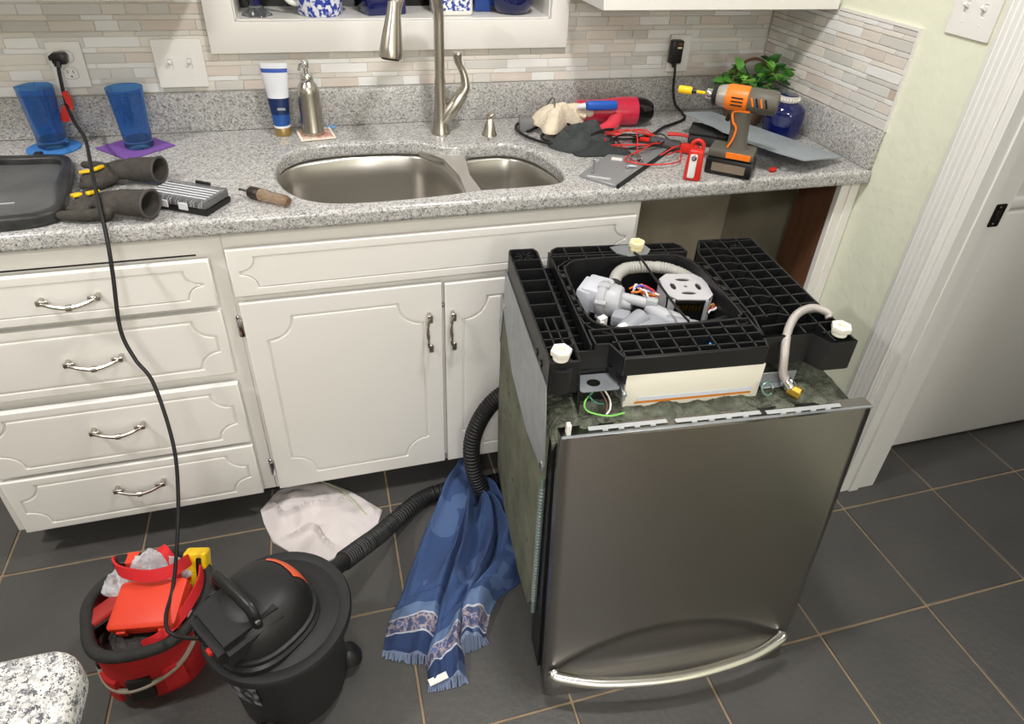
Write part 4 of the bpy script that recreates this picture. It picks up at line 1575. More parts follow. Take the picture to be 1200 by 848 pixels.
bm = new_bm()
tube(bm, [vloc(p) for p in ((-1.533, -1.010, 0.225), (-1.500, -0.968, 0.212), (-1.468, -0.926, 0.196))], 0.019, 16, 6)
part('hose_cuff', bm, M_rubber, vac)
hpts = [(-1.476, -0.936, 0.199), (-1.430, -0.876, 0.160), (-1.385, -0.800, 0.100), (-1.330, -0.715, 0.045), (-1.250, -0.645, 0.026), (-1.150, -0.625, 0.026), (-1.070, -0.632, 0.028), (-0.980, -0.628, 0.030),
        (-0.880, -0.628, 0.06), (-0.830, -0.628, 0.16), (-0.870, -0.628, 0.30), (-0.960, -0.630, 0.375), (-1.020, -0.632, 0.366), (-1.074, -0.640, 0.310), (-1.106, -0.650, 0.220), (-1.100, -0.668, 0.115), (-1.068, -0.690, 0.040), (-1.040, -0.715, 0.0265)]
bm = new_bm()
tube(bm, [vloc(p) for p in hpts], lambda t: 0.0222 + (0.0022 if int(t * 330) % 2 else -0.0008), 12, 660)
part('hose', bm, mat('black_ribbed_hose', (28, 28, 28), 0.5), vac)
# power cord up to the outlet
bm = new_bm()
cpts = [(-1.722, -1.150, 0.322), (-1.750, -1.115, 0.288), (-1.795, -1.075, 0.246), (-1.826, -1.048, 0.238), (-1.836, -1.005, 0.234), (-1.830, -0.945, 0.238), (-1.815, -0.890, 0.301), (-1.799, -0.830, 0.393), (-1.792, -0.780, 0.497), (-1.810, -0.720, 0.617), (-1.839, -0.690, 0.667), (-1.855, -0.665, 0.728), (-1.8445, -0.635, 0.842), (-1.843, -0.605, 0.912),
        (-1.866, -0.50, 0.990), (-1.925, -0.28, 0.998), (-1.985, -0.12, 0.990), (-2.005, -0.072, 1.020), (-2.008, -0.046, 1.075), (-2.006, -0.038, 1.108)]
tube(bm, [vloc(p) for p in cpts], 0.0042, 8, 140)
cord = part('power_cord', bm, M_rubber, vac)
bm = new_bm()
pl = vloc((-2.002, -0.0095, 1.1185))
box(bm, pl[0] - 0.016, pl[1] - 0.030, pl[2] - 0.013, pl[0] + 0.016, pl[1], pl[2] + 0.013, 0.005, 2)
tube(bm, [(pl[0] - 0.002, pl[1] - 0.030, pl[2] - 0.004), (pl[0] - 0.004, pl[1] - 0.034, pl[2] - 0.016)], 0.008, 8, 3)
box(bm, pl[0] - 0.022, pl[1] - 0.026, pl[2] - 0.004, pl[0] - 0.014, pl[1] - 0.004, pl[2] + 0.008, 0.003, 2)
part('plug', bm, M_black, cord)
bm = new_bm()
strip(bm, [vloc(p) for p in ((-2.003, -0.066, 1.050), (-1.998, -0.070, 1.030), (-2.000, -0.074, 1.008))], 0.014, 0.006, 6, (1, 0, 0))
part('red_tag', bm, M_red, cord, 'red tag wrapped round the cord')
bm = new_bm()
strip(bm, [vloc(p) for p in ((-2.003, -0.078, 1.016), (-2.012, -0.082, 1.000), (-2.014, -0.084, 0.982))], 0.018, 0.002, 6, (1, 0, 0))
part('red_tag', bm, M_red, cord)

# ------------------------------------------------------------------ red tool bag and what is in it
bag = thing('tool_bag', 'round red fabric tool bag with a padded black rim on the floor', 'bag', (-1.893, -0.937, 0))
bm = new_bm()


def bag_r(a, z):
    return (0.123 + 0.005 * sin(3 * a + 1) + 0.004 * sin(5 * a)) * (0.93 + 0.07 * min(1, z / 0.15))


N = 56
prof = [(0.0, 0.004, 0.9), (0.03, 0.0, 0.96), (0.05, 0.012, 1.0), (0.10, 0.02, 1.02), (0.15, 0.0, 1.0), (0.188, 0.0, 0.99)]
out_r = [[bm.verts.new((bag_r(2 * pi * i / N, z) * k * cos(2 * pi * i / N), bag_r(2 * pi * i / N, z) * k * sin(2 * pi * i / N), z + 0.0005)) for i in range(N)] for z, _, k in prof]
in_r = [[bm.verts.new((v_.co.x * 0.95, v_.co.y * 0.95, max(v_.co.z, 0.006))) for v_ in r] for r in out_r]
for R_ in (out_r, in_r):
    for a, b in zip(R_[:-1], R_[1:]):
        for i in range(N):
            bm.faces.new((a[i], a[(i + 1) % N], b[(i + 1) % N], b[i]))
for i in range(N):
    bm.faces.new((out_r[-1][i], out_r[-1][(i + 1) % N], in_r[-1][(i + 1) % N], in_r[-1][i]))
bm.faces.new(list(reversed(out_r[0])))
bm.faces.new(in_r[0])
part('body', bm, M_redfab, bag, ang=60)
bm = new_bm()
P_ = [(bag_r(a, 0.2) * 0.985 * cos(a), bag_r(a, 0.2) * 0.985 * sin(a), 0.196 + 0.008 * sin(2 * a)) for a in [2 * pi * i / 48 for i in range(49)]]
tube(bm, P_, 0.0125, 10, cap=False)
part('rim', bm, mat('black_padded_rim', (42, 42, 40), 0.75, bump=(300, 0.3)), bag)
bm = new_bm()
for a0_, a1_ in ((195, 300),):
    P_ = [(bag_r(radians(a), 0.1) * 1.065 * cos(radians(a)), bag_r(radians(a), 0.1) * 1.065 * sin(radians(a)), 0.118 - 0.035 * sin(pi * (a - a0_) / (a1_ - a0_))) for a in range(a0_, a1_ + 1, 5)]
    tube(bm, P_, 0.0055, 8)
P_ = [(bag_r(radians(a), 0.1) * 1.065 * cos(radians(a)), bag_r(radians(a), 0.1) * 1.065 * sin(radians(a)), 0.118 + 0.06 * (a - 300) / 40) for a in range(300, 341, 5)]
tube(bm, P_, 0.0055, 8)
part('piping', bm, mat('grey_piping', (150, 140, 124), 0.7), bag, 'pale grey piping')
for a0_, zc in ((206, 0.085), (232, 0.075), (262, 0.08), (292, 0.085)):
    bm = new_bm()
    P_ = [(bag_r(radians(a), 0.08) * 1.052 * cos(radians(a)), bag_r(radians(a), 0.08) * 1.052 * sin(radians(a)), zc) for a in range(a0_ - 10, a0_ + 11, 4)]
    strip(bm, P_, 0.07, 0.010, 12, (0, 0, 1))
    part('pocket', bm, mat('black_pocket_fabric', (34, 33, 33), 0.85, bump=(250, 0.3)) if a0_ in (206, 262) else M_redfab, bag)
bm = new_bm()
strip(bm, [(-0.050, 0.108, 0.205), (-0.062, 0.078, 0.250), (-0.040, 0.040, 0.262), (0.01, 0.016, 0.262), (0.055, 0.014, 0.262), (0.080, 0.030, 0.258), (0.088, 0.06, 0.235)], 0.026, 0.004, 40, lambda t: (-0.25, 0.55, 0.8))
part('carry_strap', bm, M_strap, bag, 'red webbing carry strap')
bm = new_bm()
strip(bm, [(0.02, 0.114, 0.21), (0.026, 0.095, 0.250), (0.042, 0.075, 0.262), (0.055, 0.055, 0.240), (0.060, 0.03, 0.20)], 0.018, 0.004, 24, lambda t: (0.9, 0.3, 0.3))
part('carry_strap', bm, M_strap, bag)
bm = new_bm()
strip(bm, [(0.108, 0.070, 0.212), (0.112, 0.0, 0.222), (0.085, -0.060, 0.216), (0.04, -0.090, 0.196), (0.0, -0.085, 0.17)], 0.020, 0.004, 24, lambda t: (-0.2, 0.6, 0.7))
part('carry_strap', bm, M_strap, bag)
bm = new_bm()
lathe(bm, [(0.104, 0.120), (0.106, 0.150), (0.08, 0.165), (0.0, 0.172)], 32)
part('tool_fill', bm, mat('dark_tool_jumble', (34, 32, 31), 0.6, var=(30, (64, 58, 54), 0.1), bump=(40, 1.0)), bag)

case = thing('hard_case', 'orange red hard plastic case lying on top in the tool bag', 'case', (-1.8758, -0.9542, 0.184), radians(-14))
bm = new_bm()
M_ = Matrix.Rotation(radians(-8), 4, 'Y') @ Matrix.Rotation(radians(12), 4, 'X')
box(bm, -0.072, -0.048, 0.0, 0.072, 0.050, 0.018, 0.006, 2)
bmesh.ops.transform(bm, verts=bm.verts, matrix=M_)
part('shell', bm, M_orangered, case)
bm = new_bm()
vs = box(bm, -0.074, -0.050, 0.0185, 0.074, 0.052, 0.042, 0.009, 3)
for v_ in vs:
    if v_.co.z > 0.04:
        v_.co.x *= 0.93
        v_.co.y *= 0.92
bmesh.ops.transform(bm, verts=bm.verts, matrix=M_)
part('lid', bm, M_orangered, case)
for sx in (-0.045, 0.045):
    bm = new_bm()
    box(bm, sx - 0.010, -0.0545, 0.010, sx + 0.010, -0.049, 0.028, 0.002, 2)
    bmesh.ops.transform(bm, verts=bm.verts, matrix=M_)
    part('latch', bm, M_orangered, case)

pouch = thing('red_pouch', 'dark red flat pouch tucked against the left rim of the tool bag', 'pouch', (-1.9618, -0.9284, 0.186), radians(38))
bm = new_bm()
box(bm, -0.052, -0.026, 0.0, 0.052, 0.026, 0.016, 0.006, 2)
bmesh.ops.rotate(bm, verts=bm.verts, cent=(0, 0, 0), matrix=Matrix.Rotation(radians(-18), 3, 'X'))
part('body', bm, mat('dark_red_plastic', (168, 44, 40), 0.5), pouch)
bm = new_bm()
box(bm, -0.054, -0.028, 0.010, 0.054, -0.022, 0.014, 0.002, 1)
part('zip', bm, M_black, pouch)

mm = thing('multimeter', 'yellow boxy multimeter standing in the right side of the tool bag', 'multimeter', (-1.7984, -0.894, 0.16), radians(-12))
RX = Matrix.Rotation(radians(-24), 4, 'X')
bm = new_bm()
box(bm, -0.026, -0.016, 0.0, 0.026, 0.016, 0.088, 0.006, 3)
bmesh.ops.transform(bm, verts=bm.verts, matrix=RX)
part('body', bm, M_yellow, mm)
bm = new_bm()
box(bm, 0.004, -0.0180, 0.018, 0.015, -0.0155, 0.078, 0.003, 2)
bmesh.ops.transform(bm, verts=bm.verts, matrix=RX)
part('black_slot', bm, M_black, mm)
bm = new_bm()
box(bm, -0.0263, -0.0163, 0.042, 0.0263, 0.0163, 0.044, 0.0005, 1)
bmesh.ops.transform(bm, verts=bm.verts, matrix=RX)
part('seam', bm, mat('darker_yellow', (200, 160, 20), 0.5), mm)
bm = new_bm()
lathe(bm, [(0.006, 0), (0.005, 0.003)], 12, (-0.015, -0.0160, 0.030), (0, -1, 0))
bmesh.ops.transform(bm, verts=bm.verts, matrix=RX)
part('red_jack', bm, M_red, mm)

tap_ = thing('small_black_tool', 'small black tool with an orange red band at the back of the tool bag', 'tool', (-1.9231, -0.857, 0.232), radians(-6))
bm = new_bm()
box(bm, -0.036, -0.014, 0.0, 0.036, 0.014, 0.022, 0.006, 2)
part('body', bm, M_black, tap_)
bm = new_bm()
box(bm, -0.010, -0.0146, 0.002, 0.016, 0.0146, 0.0226, 0.003, 2)
part('band', bm, M_orangered, tap_)

M_clear = mat('clear_plastic_film', (236, 238, 242), 0.14, trans=0.35, ior=1.3, bump=(60, 0.6))
for (nm_lab, ox, oy, oz, sx, sy, h, sd) in (('crumpled clear plastic bag behind the red strap in the tool bag', -1.8758, -0.8708, 0.195, 0.072, 0.045, 0.048, 3),
                                           ('crumpled clear plastic bag at the left rim above the red pouch', -1.9489, -0.8768, 0.192, 0.048, 0.030, 0.036, 8)):
    bm = heap([(sx * cos(a) * (1 + 0.15 * sin(3 * a + sd)), sy * sin(a) * (1 + 0.15 * cos(4 * a))) for a in [2 * pi * k / 16 for k in range(16)]], h, sd, 12, 48, 0.7, 46, 2.0)
    solo('plastic_bag', bm, M_clear, nm_lab, 'plastic bag', loc=(ox, oy, oz), ang=25)
blk = thing('black_charger', 'black plastic block between the yellow multimeter and the vacuum in the tool bag', 'charger', (-1.7855, -0.9456, 0.172), radians(24))
bm = new_bm()
box(bm, -0.040, -0.022, 0.0, 0.040, 0.022, 0.032, 0.006, 2)
part('body', bm, M_black, blk)
bm = new_bm()
box(bm, -0.030, -0.0225, 0.010, 0.0, -0.0215, 0.022)
part('face_plate', bm, M_greyd, blk)
bm = new_bm()
lathe(bm, [(0.012, 0), (0.014, 0.004), (0.014, 0.024), (0.012, 0.028)], 20)
tp = solo('tape_roll', bm, M_white, 'small white tape roll at the right rim of the tool bag', 'tape', loc=(-1.7924, -0.9929, 0.17))

# ------------------------------------------------------------------ cloths on the floor
bm = heap([(-1.700, -0.563), (-1.655, -0.500), (-1.590, -0.484), (-1.510, -0.500), (-1.440, -0.560), (-1.366, -0.640), (-1.392, -0.712), (-1.470, -0.760), (-1.545, -0.785), (-1.600, -0.745), (-1.665, -0.680), (-1.690, -0.610)],
          0.016, 4, 34, 132, 1.0, 11, 4.0, edge=0.005, ridge=0.020, rdir=1.25, straight=True)
o = solo('white_cloth', bm, mat('white_cotton', (216, 208, 206), 0.9, bump=(260, 0.2)), 'crumpled white cotton cloth on the floor below the cabinet doors', 'cloth', ang=70, loc=(0, 0, 0.0004))
bm = new_bm()
tube(bm, [(-1.530, -0.505, 0.022), (-1.47, -0.56, 0.024), (-1.41, -0.655, 0.014)], 0.0014, 6, 14)
part('green_stitching', bm, mat('green_thread', (176, 190, 140), 0.7), o)

# blue towel: three overlapping folds that fan out from a gathered top
def towel_mat():
    m = bpy.data.materials.new('blue_jacquard_towel')
    m.use_nodes = True
    nt = m.node_tree
    p = nt.nodes['Principled BSDF']
    p.inputs['Roughness'].default_value = 0.95
    uv = nt.nodes.new('ShaderNodeUVMap')
    uv.uv_map = 'UVMap'
    sp_n = nt.nodes.new('ShaderNodeSeparateXYZ')
    nt.links.new(uv.outputs[0], sp_n.inputs[0])
    r = nt.nodes.new('ShaderNodeValToRGB')
    r.color_ramp.interpolation = 'CONSTANT'
    navy, mid, light, stripe = lin((42, 60, 100)), lin((54, 76, 118)), lin((94, 116, 152)), lin((186, 188, 196))
    e = r.color_ramp.elements
    e[0].position, e[0].color = 0.0, mid
    e[1].position, e[1].color = 0.66, navy
    for pos, c in ((0.665, mid), (0.74, light), (0.815, stripe), (0.825, light), (0.905, stripe), (0.911, navy)):
        x = e.new(pos)
        x.color = c
    nt.links.new(sp_n.outputs[1], r.inputs[0])
    tc = nt.nodes.new('ShaderNodeTexCoord')
    nz = nt.nodes.new('ShaderNodeTexNoise')
    nz.inputs['Scale'].default_value = 11
    nz.inputs['Detail'].default_value = 2
    nt.links.new(tc.outputs['Object'], nz.inputs['Vector'])
    gt = nt.nodes.new('ShaderNodeMath')
    gt.operation = 'GREATER_THAN'
    gt.inputs[1].default_value = 0.60
    nt.links.new(nz.outputs['Fac'], gt.inputs[0])
    fac = nt.nodes.new('ShaderNodeMath')
    fac.operation = 'MULTIPLY'
    fac.inputs[1].default_value = 0.45
    nt.links.new(gt.outputs[0], fac.inputs[0])
    mx = nt.nodes.new('ShaderNodeMixRGB')
    mx.inputs[2].default_value = lin((92, 116, 156))
    nt.links.new(fac.outputs[0], mx.inputs[0])
    nt.links.new(r.outputs[0], mx.inputs[1])
    # woven multicolour band
    nz2 = nt.nodes.new('ShaderNodeTexNoise')
    nz2.inputs['Scale'].default_value = 70
    nt.links.new(tc.outputs['Object'], nz2.inputs['Vector'])
    r2 = nt.nodes.new('ShaderNodeValToRGB')
    r2.color_ramp.interpolation = 'CONSTANT'
    e2 = r2.color_ramp.elements
    e2[0].position, e2[0].color = 0.0, lin((70, 80, 116))
    e2[1].position, e2[1].color = 0.46, lin((122, 110, 126))
    x = e2.new(0.52)
    x.color = lin((158, 150, 154))
    x = e2.new(0.60)
    x.color = lin((84, 100, 150))
    nt.links.new(nz2.outputs['Fac'], r2.inputs[0])
    a = nt.nodes.new('ShaderNodeMath')
    a.operation = 'COMPARE'
    a.inputs[1].default_value = 0.865
    a.inputs[2].default_value = 0.040
    nt.links.new(sp_n.outputs[1], a.inputs[0])
    mx2 = nt.nodes.new('ShaderNodeMixRGB')
    nt.links.new(a.outputs[0], mx2.inputs[0])
    nt.links.new(mx.outputs[0], mx2.inputs[1])
    nt.links.new(r2.outputs[0], mx2.inputs[2])
    nt.links.new(mx2.outputs[0], p.inputs['Base Color'])
    b = nt.nodes.new('ShaderNodeBump')
    b.inputs['Strength'].default_value = 0.5
    b.inputs['Distance'].default_value = 0.004
    n3 = nt.nodes.new('ShaderNodeTexNoise')
    n3.inputs['Scale'].default_value = 300
    nt.links.new(tc.outputs['Object'], n3.inputs['Vector'])
    nt.links.new(n3.outputs['Fac'], b.inputs['Height'])
    nt.links.new(b.outputs[0], p.inputs['Normal'])
    return m


M_towel = towel_mat()
tw = thing('blue_towel', 'blue patterned towel with a fringed banded hem heaped on the floor beside the dishwasher', 'towel', (-1.22, -0.85, 0.0004))
TO = Vector((-1.22, -0.85))


def fold(left, right, hfun, t0, t1, nu=26, nv=46):
    """cloth between two boundary curves (world x, y); v runs from the gathered top to the hem."""
    Lp = smooth_path([(x, y, 0) for x, y in left], nv)
    Rp = smooth_path([(x, y, 0) for x, y in right], nv)
    bm = new_bm()
    uvl = bm.loops.layers.uv.new('UVMap')
    top, bot, uvs = [], [], {}
    for j in range(nv + 1):
        a, b = [], []
        for i in range(nu + 1):
            u, v = i / nu, j / nv
            q = Lp[j].lerp(Rp[j], u)
            h = hfun(u, v)
            h *= min(1, 4.5 * u + 0.12) * min(1, 4.5 * (1 - u) + 0.12)
            w_ = 0.006 * noise.noise(Vector((q.x * 18, q.y * 18, 2)))
            vt = bm.verts.new((q.x - TO.x + w_, q.y - TO.y + w_, max(0.007, h)))
            vb = bm.verts.new((q.x - TO.x + w_, q.y - TO.y + w_, max(0.0, h - 0.007) if h > 0.02 else 0.0))
            uvs[vt] = uvs[vb] = (u, t0 + (t1 - t0) * v)
            a.append(vt)
            b.append(vb)
        top.append(a)
        bot.append(b)
    for j in range(nv):
        for i in range(nu):
            bm.faces.new((top[j][i], top[j][i + 1], top[j + 1][i + 1], top[j + 1][i]))
            bm.faces.new((bot[j][i], bot[j + 1][i], bot[j + 1][i + 1], bot[j][i + 1]))
    for j in range(nv):
        bm.faces.new((top[j][0], top[j + 1][0], bot[j + 1][0], bot[j][0]))
        bm.faces.new((top[j][nu], bot[j][nu], bot[j + 1][nu], top[j + 1][nu]))
    for i in range(nu):
        bm.faces.new((top[0][i], bot[0][i], bot[0][i + 1], top[0][i + 1]))
        bm.faces.new((top[nv][i], top[nv][i + 1], bot[nv][i + 1], bot[nv][i]))
    for f in bm.faces:
        for l in f.loops:
            l[uvl].uv = uvs[l.vert]
    hem = [v_.co.copy() for v_ in top[-1]]
    return bm, hem


def nn(u, v, s):
    return noise.noise(Vector((u * 3.2, v * 5.5, s)))


f1 = fold([(-1.118, -0.548), (-1.185, -0.615), (-1.275, -0.775), (-1.350, -0.925), (-1.385, -0.985), (-1.412, -1.060)], [(-1.090, -0.560), (-1.085, -0.660), (-1.140, -0.800), (-1.210, -0.930), (-1.255, -1.02), (-1.290, -1.105)],
          lambda u, v: 0.060 * (1 - v) ** 0.6 * (0.8 + 0.7 * nn(u, v, 1)) + 0.016 + 0.036 * max(0, sin(u * 8 + 2.5 * v + nn(u, v, 9))) ** 2 * (1 - 0.5 * v), 0.0, 1.0)
f2 = fold([(-1.150, -0.745), (-1.180, -0.830), (-1.250, -0.960), (-1.290, -1.050), (-1.316, -1.110), (-1.322, -1.165)], [(-1.075, -0.720), (-1.055, -0.800), (-1.090, -0.900), (-1.170, -0.985), (-1.215, -1.060), (-1.236, -1.166)],
          lambda u, v: 0.085 * (1 - v) ** 0.8 * (0.8 + 0.8 * nn(u, v, 3)) + 0.028 + 0.034 * sin(u * 7 + 1 + v + 1.5 * nn(u, v, 12)) * (1 - v * 0.6), 0.18, 1.0)
f3 = fold([(-1.100, -0.62), (-1.090, -0.700), (-1.085, -0.820), (-1.140, -0.930), (-1.215, -1.000), (-1.245, -1.100)], [(-1.045, -0.69), (-1.010, -0.790), (-1.012, -0.880), (-1.035, -0.950), (-1.120, -1.000), (-1.170, -1.085)],
          lambda u, v: (0.105 - 0.035 * v) * (0.85 + 0.6 * nn(u, v, 6)) * sin(pi * min(1, max(0, u * 0.9 + 0.1))) + 0.012, 0.0, 0.93)
fr = mat('pale_blue_fringe', (118, 132, 160), 0.95)
rr = random.Random(3)
for k, (bm, hem) in enumerate((f1, f2, f3)):
    part('fold', bm, M_towel, tw, ang=70)
    bm2 = new_bm()
    d = (hem[-1] - hem[0])
    nrm = Vector((d.y, -d.x, 0)).normalized()
    for i in range(58):
        t = i / 57
        x = t * (len(hem) - 1)
        a = hem[int(x)].lerp(hem[min(int(x) + 1, len(hem) - 1)], x - int(x)) - Vector((0, 0, 0.004))
        a.z = max(0.003, a.z)
        e_ = a + nrm * rr.uniform(0.010, 0.020) + d.normalized() * rr.uniform(-0.004, 0.004)
        tube(bm2, [a, (a + e_) / 2 + Vector((0, 0, 0.001)), Vector((e_.x, e_.y, 0.002))], 0.0016, 5)
    part('fringe', bm2, fr, tw, stuff=True)
bm = new_bm()
box(bm, -0.022, -0.008, 0, 0.022, 0.008, 0.002)
bmesh.ops.rotate(bm, verts=bm.verts, cent=(0, 0, 0), matrix=Matrix.Rotation(radians(12), 3, 'Z'))
bmesh.ops.translate(bm, verts=bm.verts, vec=(-1.298 - TO.x, -1.166 - TO.y, 0.022))
part('care_tag', bm, M_white, tw, 'white fabric tag')

# ================================================================== THINGS ON THE WORKTOP
# ------------------------------------------------------------------ tumblers and coasters
bm = new_bm()
lathe(bm, [(0.058, 0), (0.060, 0.001), (0.060, 0.003), (0.058, 0.004)], 48)
solo('coaster', bm, mat('azure_felt', (58, 120, 186), 0.9, bump=(400, 0.2)), 'round azure blue coaster under the left tumbler', 'coaster', group='coasters under the tumblers', loc=(-2.056, -0.096, HC + 0.0003))
bm = new_bm()
box(bm, -0.066, -0.066, 0, 0.066, 0.066, 0.004, 0.001, 1)
solo('coaster', bm, mat('purple_felt', (122, 82, 160), 0.9, bump=(400, 0.2)), 'square purple coaster under the right tumbler', 'coaster', group='coasters under the tumblers', loc=(-1.866, -0.120, HC + 0.0003), rz=radians(43))


def tumbler(x, y, lab, wav, rb):
    t = thing('tumbler', lab, 'glass', (x, y, HC + 0.0046), 0.3, 'blue tumblers on coasters')
    bm = new_bm()
    rings = lathe(bm, [(rb * 0.92, 0), (rb, 0.003), (rb, 0.014), (rb * 0.97, 0.020), (rb * 1.02, 0.05), (rb * 1.10, 0.09), (rb * 1.22, 0.143), (rb * 1.23, 0.146), (rb * 1.18, 0.146), (rb * 1.05, 0.09), (rb * 0.95, 0.05), (rb * 0.86, 0.022), (rb * 0.4, 0.018)], 40)
    for r in rings:
        for q in r:
            a = math.atan2(q.co.y, q.co.x)
            k = 1 + wav * cos(6 * a + q.co.z * 14)
            q.co.x *= k
            q.co.y *= k
    part('body', bm, M_blueglass, t, ang=60)
    bm = new_bm()
    lathe(bm, [(rb * 0.84, 0.0185), (rb * 0.84, 0.0215)], 32)
    part('thick_base', bm, M_navyglass, t)
    return t


tumbler(-2.056, -0.092, 'cobalt blue tumbler with a twisted base on the round blue coaster', 0.035, 0.033)
tumbler(-1.856, -0.122, 'straight cobalt blue tumbler standing on the square purple coaster', 0.006, 0.034)

# ------------------------------------------------------------------ tube, dispenser, knitted mat
tb = thing('lotion_tube', 'blue and white lotion tube standing on its gold cap', 'tube', (-1.507, -0.072, HC), radians(-6))


def tube_seg(z0, z1, n=28, k=8):
    bm = new_bm()
    prev = None
    for j in range(k + 1):
        z = z0 + (z1 - z0) * j / k
        f = max(0, (z - 0.026) / 0.162)
        a, b = 0.0215 + 0.013 * f, 0.0215 * (1 - f) ** 0.8 + 0.0022
        ring = [bm.verts.new((a * cos(2 * pi * i / n), b * sin(2 * pi * i / n), z)) for i in range(n)]
        if prev:
            for i in range(n):
                bm.faces.new((prev[i], prev[(i + 1) % n], ring[(i + 1) % n], ring[i]))
        else:
            bm.faces.new(list(reversed(ring)))
        prev = ring
    bm.faces.new(prev)
    return bm


bm = new_bm()
lathe(bm, [(0.0205, 0), (0.0215, 0.002), (0.0215, 0.021), (0.020, 0.023)], 28)
part('cap', bm, mat('satin_gold', (176, 150, 96), 0.35, 0.7), tb, 'gold cap')
part('tube_body', tube_seg(0.0232, 0.029), mat('tube_white', (228, 230, 236), 0.4), tb)
part('blue_print', tube_seg(0.0292, 0.058), mat('tube_blue', (36, 78, 146), 0.35), tb, 'light blue lower print')
part('navy_print', tube_seg(0.0582, 0.100), mat('tube_navy', (20, 42, 84), 0.35), tb, 'navy blue middle print')
part('tube_body', tube_seg(0.1002, 0.164), mat('tube_white', (228, 230, 236), 0.4), tb)
part('stripe', tube_seg(0.1642, 0.174), mat('tube_stripe', (58, 92, 178), 0.4), tb, 'blue stripe')
part('crimp', tube_seg(0.1742, 0.187), mat('tube_white', (228, 230, 236), 0.4), tb)
bm = new_bm()
box(bm, -0.004, -0.0195, 0.070, 0.017, -0.017, 0.077, 0.001, 1)
part('badge', bm, mat('pale_badge', (150, 150, 150), 0.5), tb)
km = thing('knitted_mat', 'small cream and pink knitted mat under the steel dispenser', 'mat', (-1.422, -0.094, HC + 0.0003), radians(8))
bm = new_bm()
box(bm, -0.042, -0.040, 0, 0.042, 0.040, 0.005, 0.002, 2)
part('weave', bm, mat('knit_cream', (226, 210, 190), 0.95, var=(60, (206, 150, 140), 0.06), bump=(200, 0.8)), km)
bm = new_bm()
for k in range(14):
    a = -0.042 + 0.084 * k / 13
    for p in ((a, -0.041), (a, 0.041), (-0.043, a * 0.95), (0.043, a * 0.95)):
        lathe(bm, [(0.001, 0), (0.0042, 0.002), (0.0042, 0.004), (0.001, 0.0065)], 8, (p[0], p[1], 0))
part('knotted_edge', bm, mat('knit_edge', (232, 220, 204), 0.95), km, stuff=True)
bm = new_bm()
tube(bm, [(0.036, 0.038, 0.004), (0.050, 0.050, 0.006), (0.060, 0.044, 0.004), (0.048, 0.036, 0.005)], 0.003, 6, 12)
part('blue_loop', bm, mat('knit_blue', (120, 170, 215), 0.9), km, 'pale blue yarn loop')
ds = thing('soap_dispenser', 'brushed steel soap dispenser bottle on the knitted mat', 'dispenser', (-1.428, -0.092, HC + 0.0056))
bm = new_bm()
lathe(bm, [(0.0285, 0), (0.030, 0.002), (0.030, 0.010), (0.0292, 0.012), (0.0278, 0.11), (0.0272, 0.118), (0.023, 0.130), (0.0165, 0.138), (0.0155, 0.140)], 36)
part('bottle', bm, M_steel, ds)
bm = new_bm()
lathe(bm, [(0.0168, 0.1405), (0.0172, 0.142), (0.0172, 0.155), (0.015, 0.158), (0.0065, 0.160), (0.0060, 0.172)], 28)
part('collar', bm, M_chrome, ds)
bm = new_bm()
lathe(bm, [(0.0085, 0.1722), (0.010, 0.175), (0.010, 0.186), (0.007, 0.192), (0.0, 0.193)], 20)
tube(bm, [(0, 0, 0.182), (-0.012, -0.022, 0.184), (-0.017, -0.034, 0.176)], lambda t: 0.0062 - 0.002 * t, 10, 8)
part('pump_head', bm, M_chrome, ds)

# ------------------------------------------------------------------ black tray with its rim
tr = thing('black_tray', 'worn black plastic tray lying on the worktop at the left edge', 'tray', (-2.10, -0.39, HC + 0.0004))
to = [(-2.255, -0.192), (-2.10, -0.205), (-2.02, -0.210), (-1.985, -0.232), (-1.968, -0.287), (-1.950, -0.380), (-1.936, -0.470), (-1.931, -0.530), (-1.958, -0.562), (-2.02, -0.574), (-2.13, -0.576), (-2.255, -0.576), (-2.275, -0.5), (-2.275, -0.25)]
to = [(x + 2.10, y + 0.39) for x, y in loop2d(to, 5)]
ti = S(to, 0.026)
bm = plate([to, ti], 0.0, 0.026, 0.005, 2)
part('rim', bm, mat('worn_black_rim', (34, 34, 34), 0.38, var=(30, (56, 56, 56), 0.15)), tr)
bm = plate([S(to, 0.020)], 0.0, 0.010)
part('floor_panel', bm, mat('scuffed_grey_panel', (74, 75, 76), 0.4, var=(9, (98, 98, 98), 0.2), bump=(120, 0.1)), tr)
bm = new_bm()
box(bm, 0.028, 0.182, 0.012, 0.046, 0.214, 0.022, 0.002, 1)
part('tab', bm, M_black, tr)
bm = new_bm()
box(bm, -0.06, -0.186, 0.0262, 0.055, -0.160, 0.031, 0.003, 2)
part('latch', bm, M_black, tr)
bm = new_bm()
tube(bm, [(-0.06, -0.072, 0.0105), (0.0, -0.07, 0.0105), (0.062, -0.066, 0.0105)], 0.002, 6, 6)
part('scratch', bm, mat('pale_scuff', (170, 172, 174), 0.5), tr, 'pale scuff line')

# ------------------------------------------------------------------ work gloves
M_glove = mat('dark_grey_glove', (58, 54, 50), 0.9, var=(60, (72, 68, 62), 0.2), bump=(220, 0.35))
M_glove2 = mat('glove_edge', (78, 72, 70), 0.9)


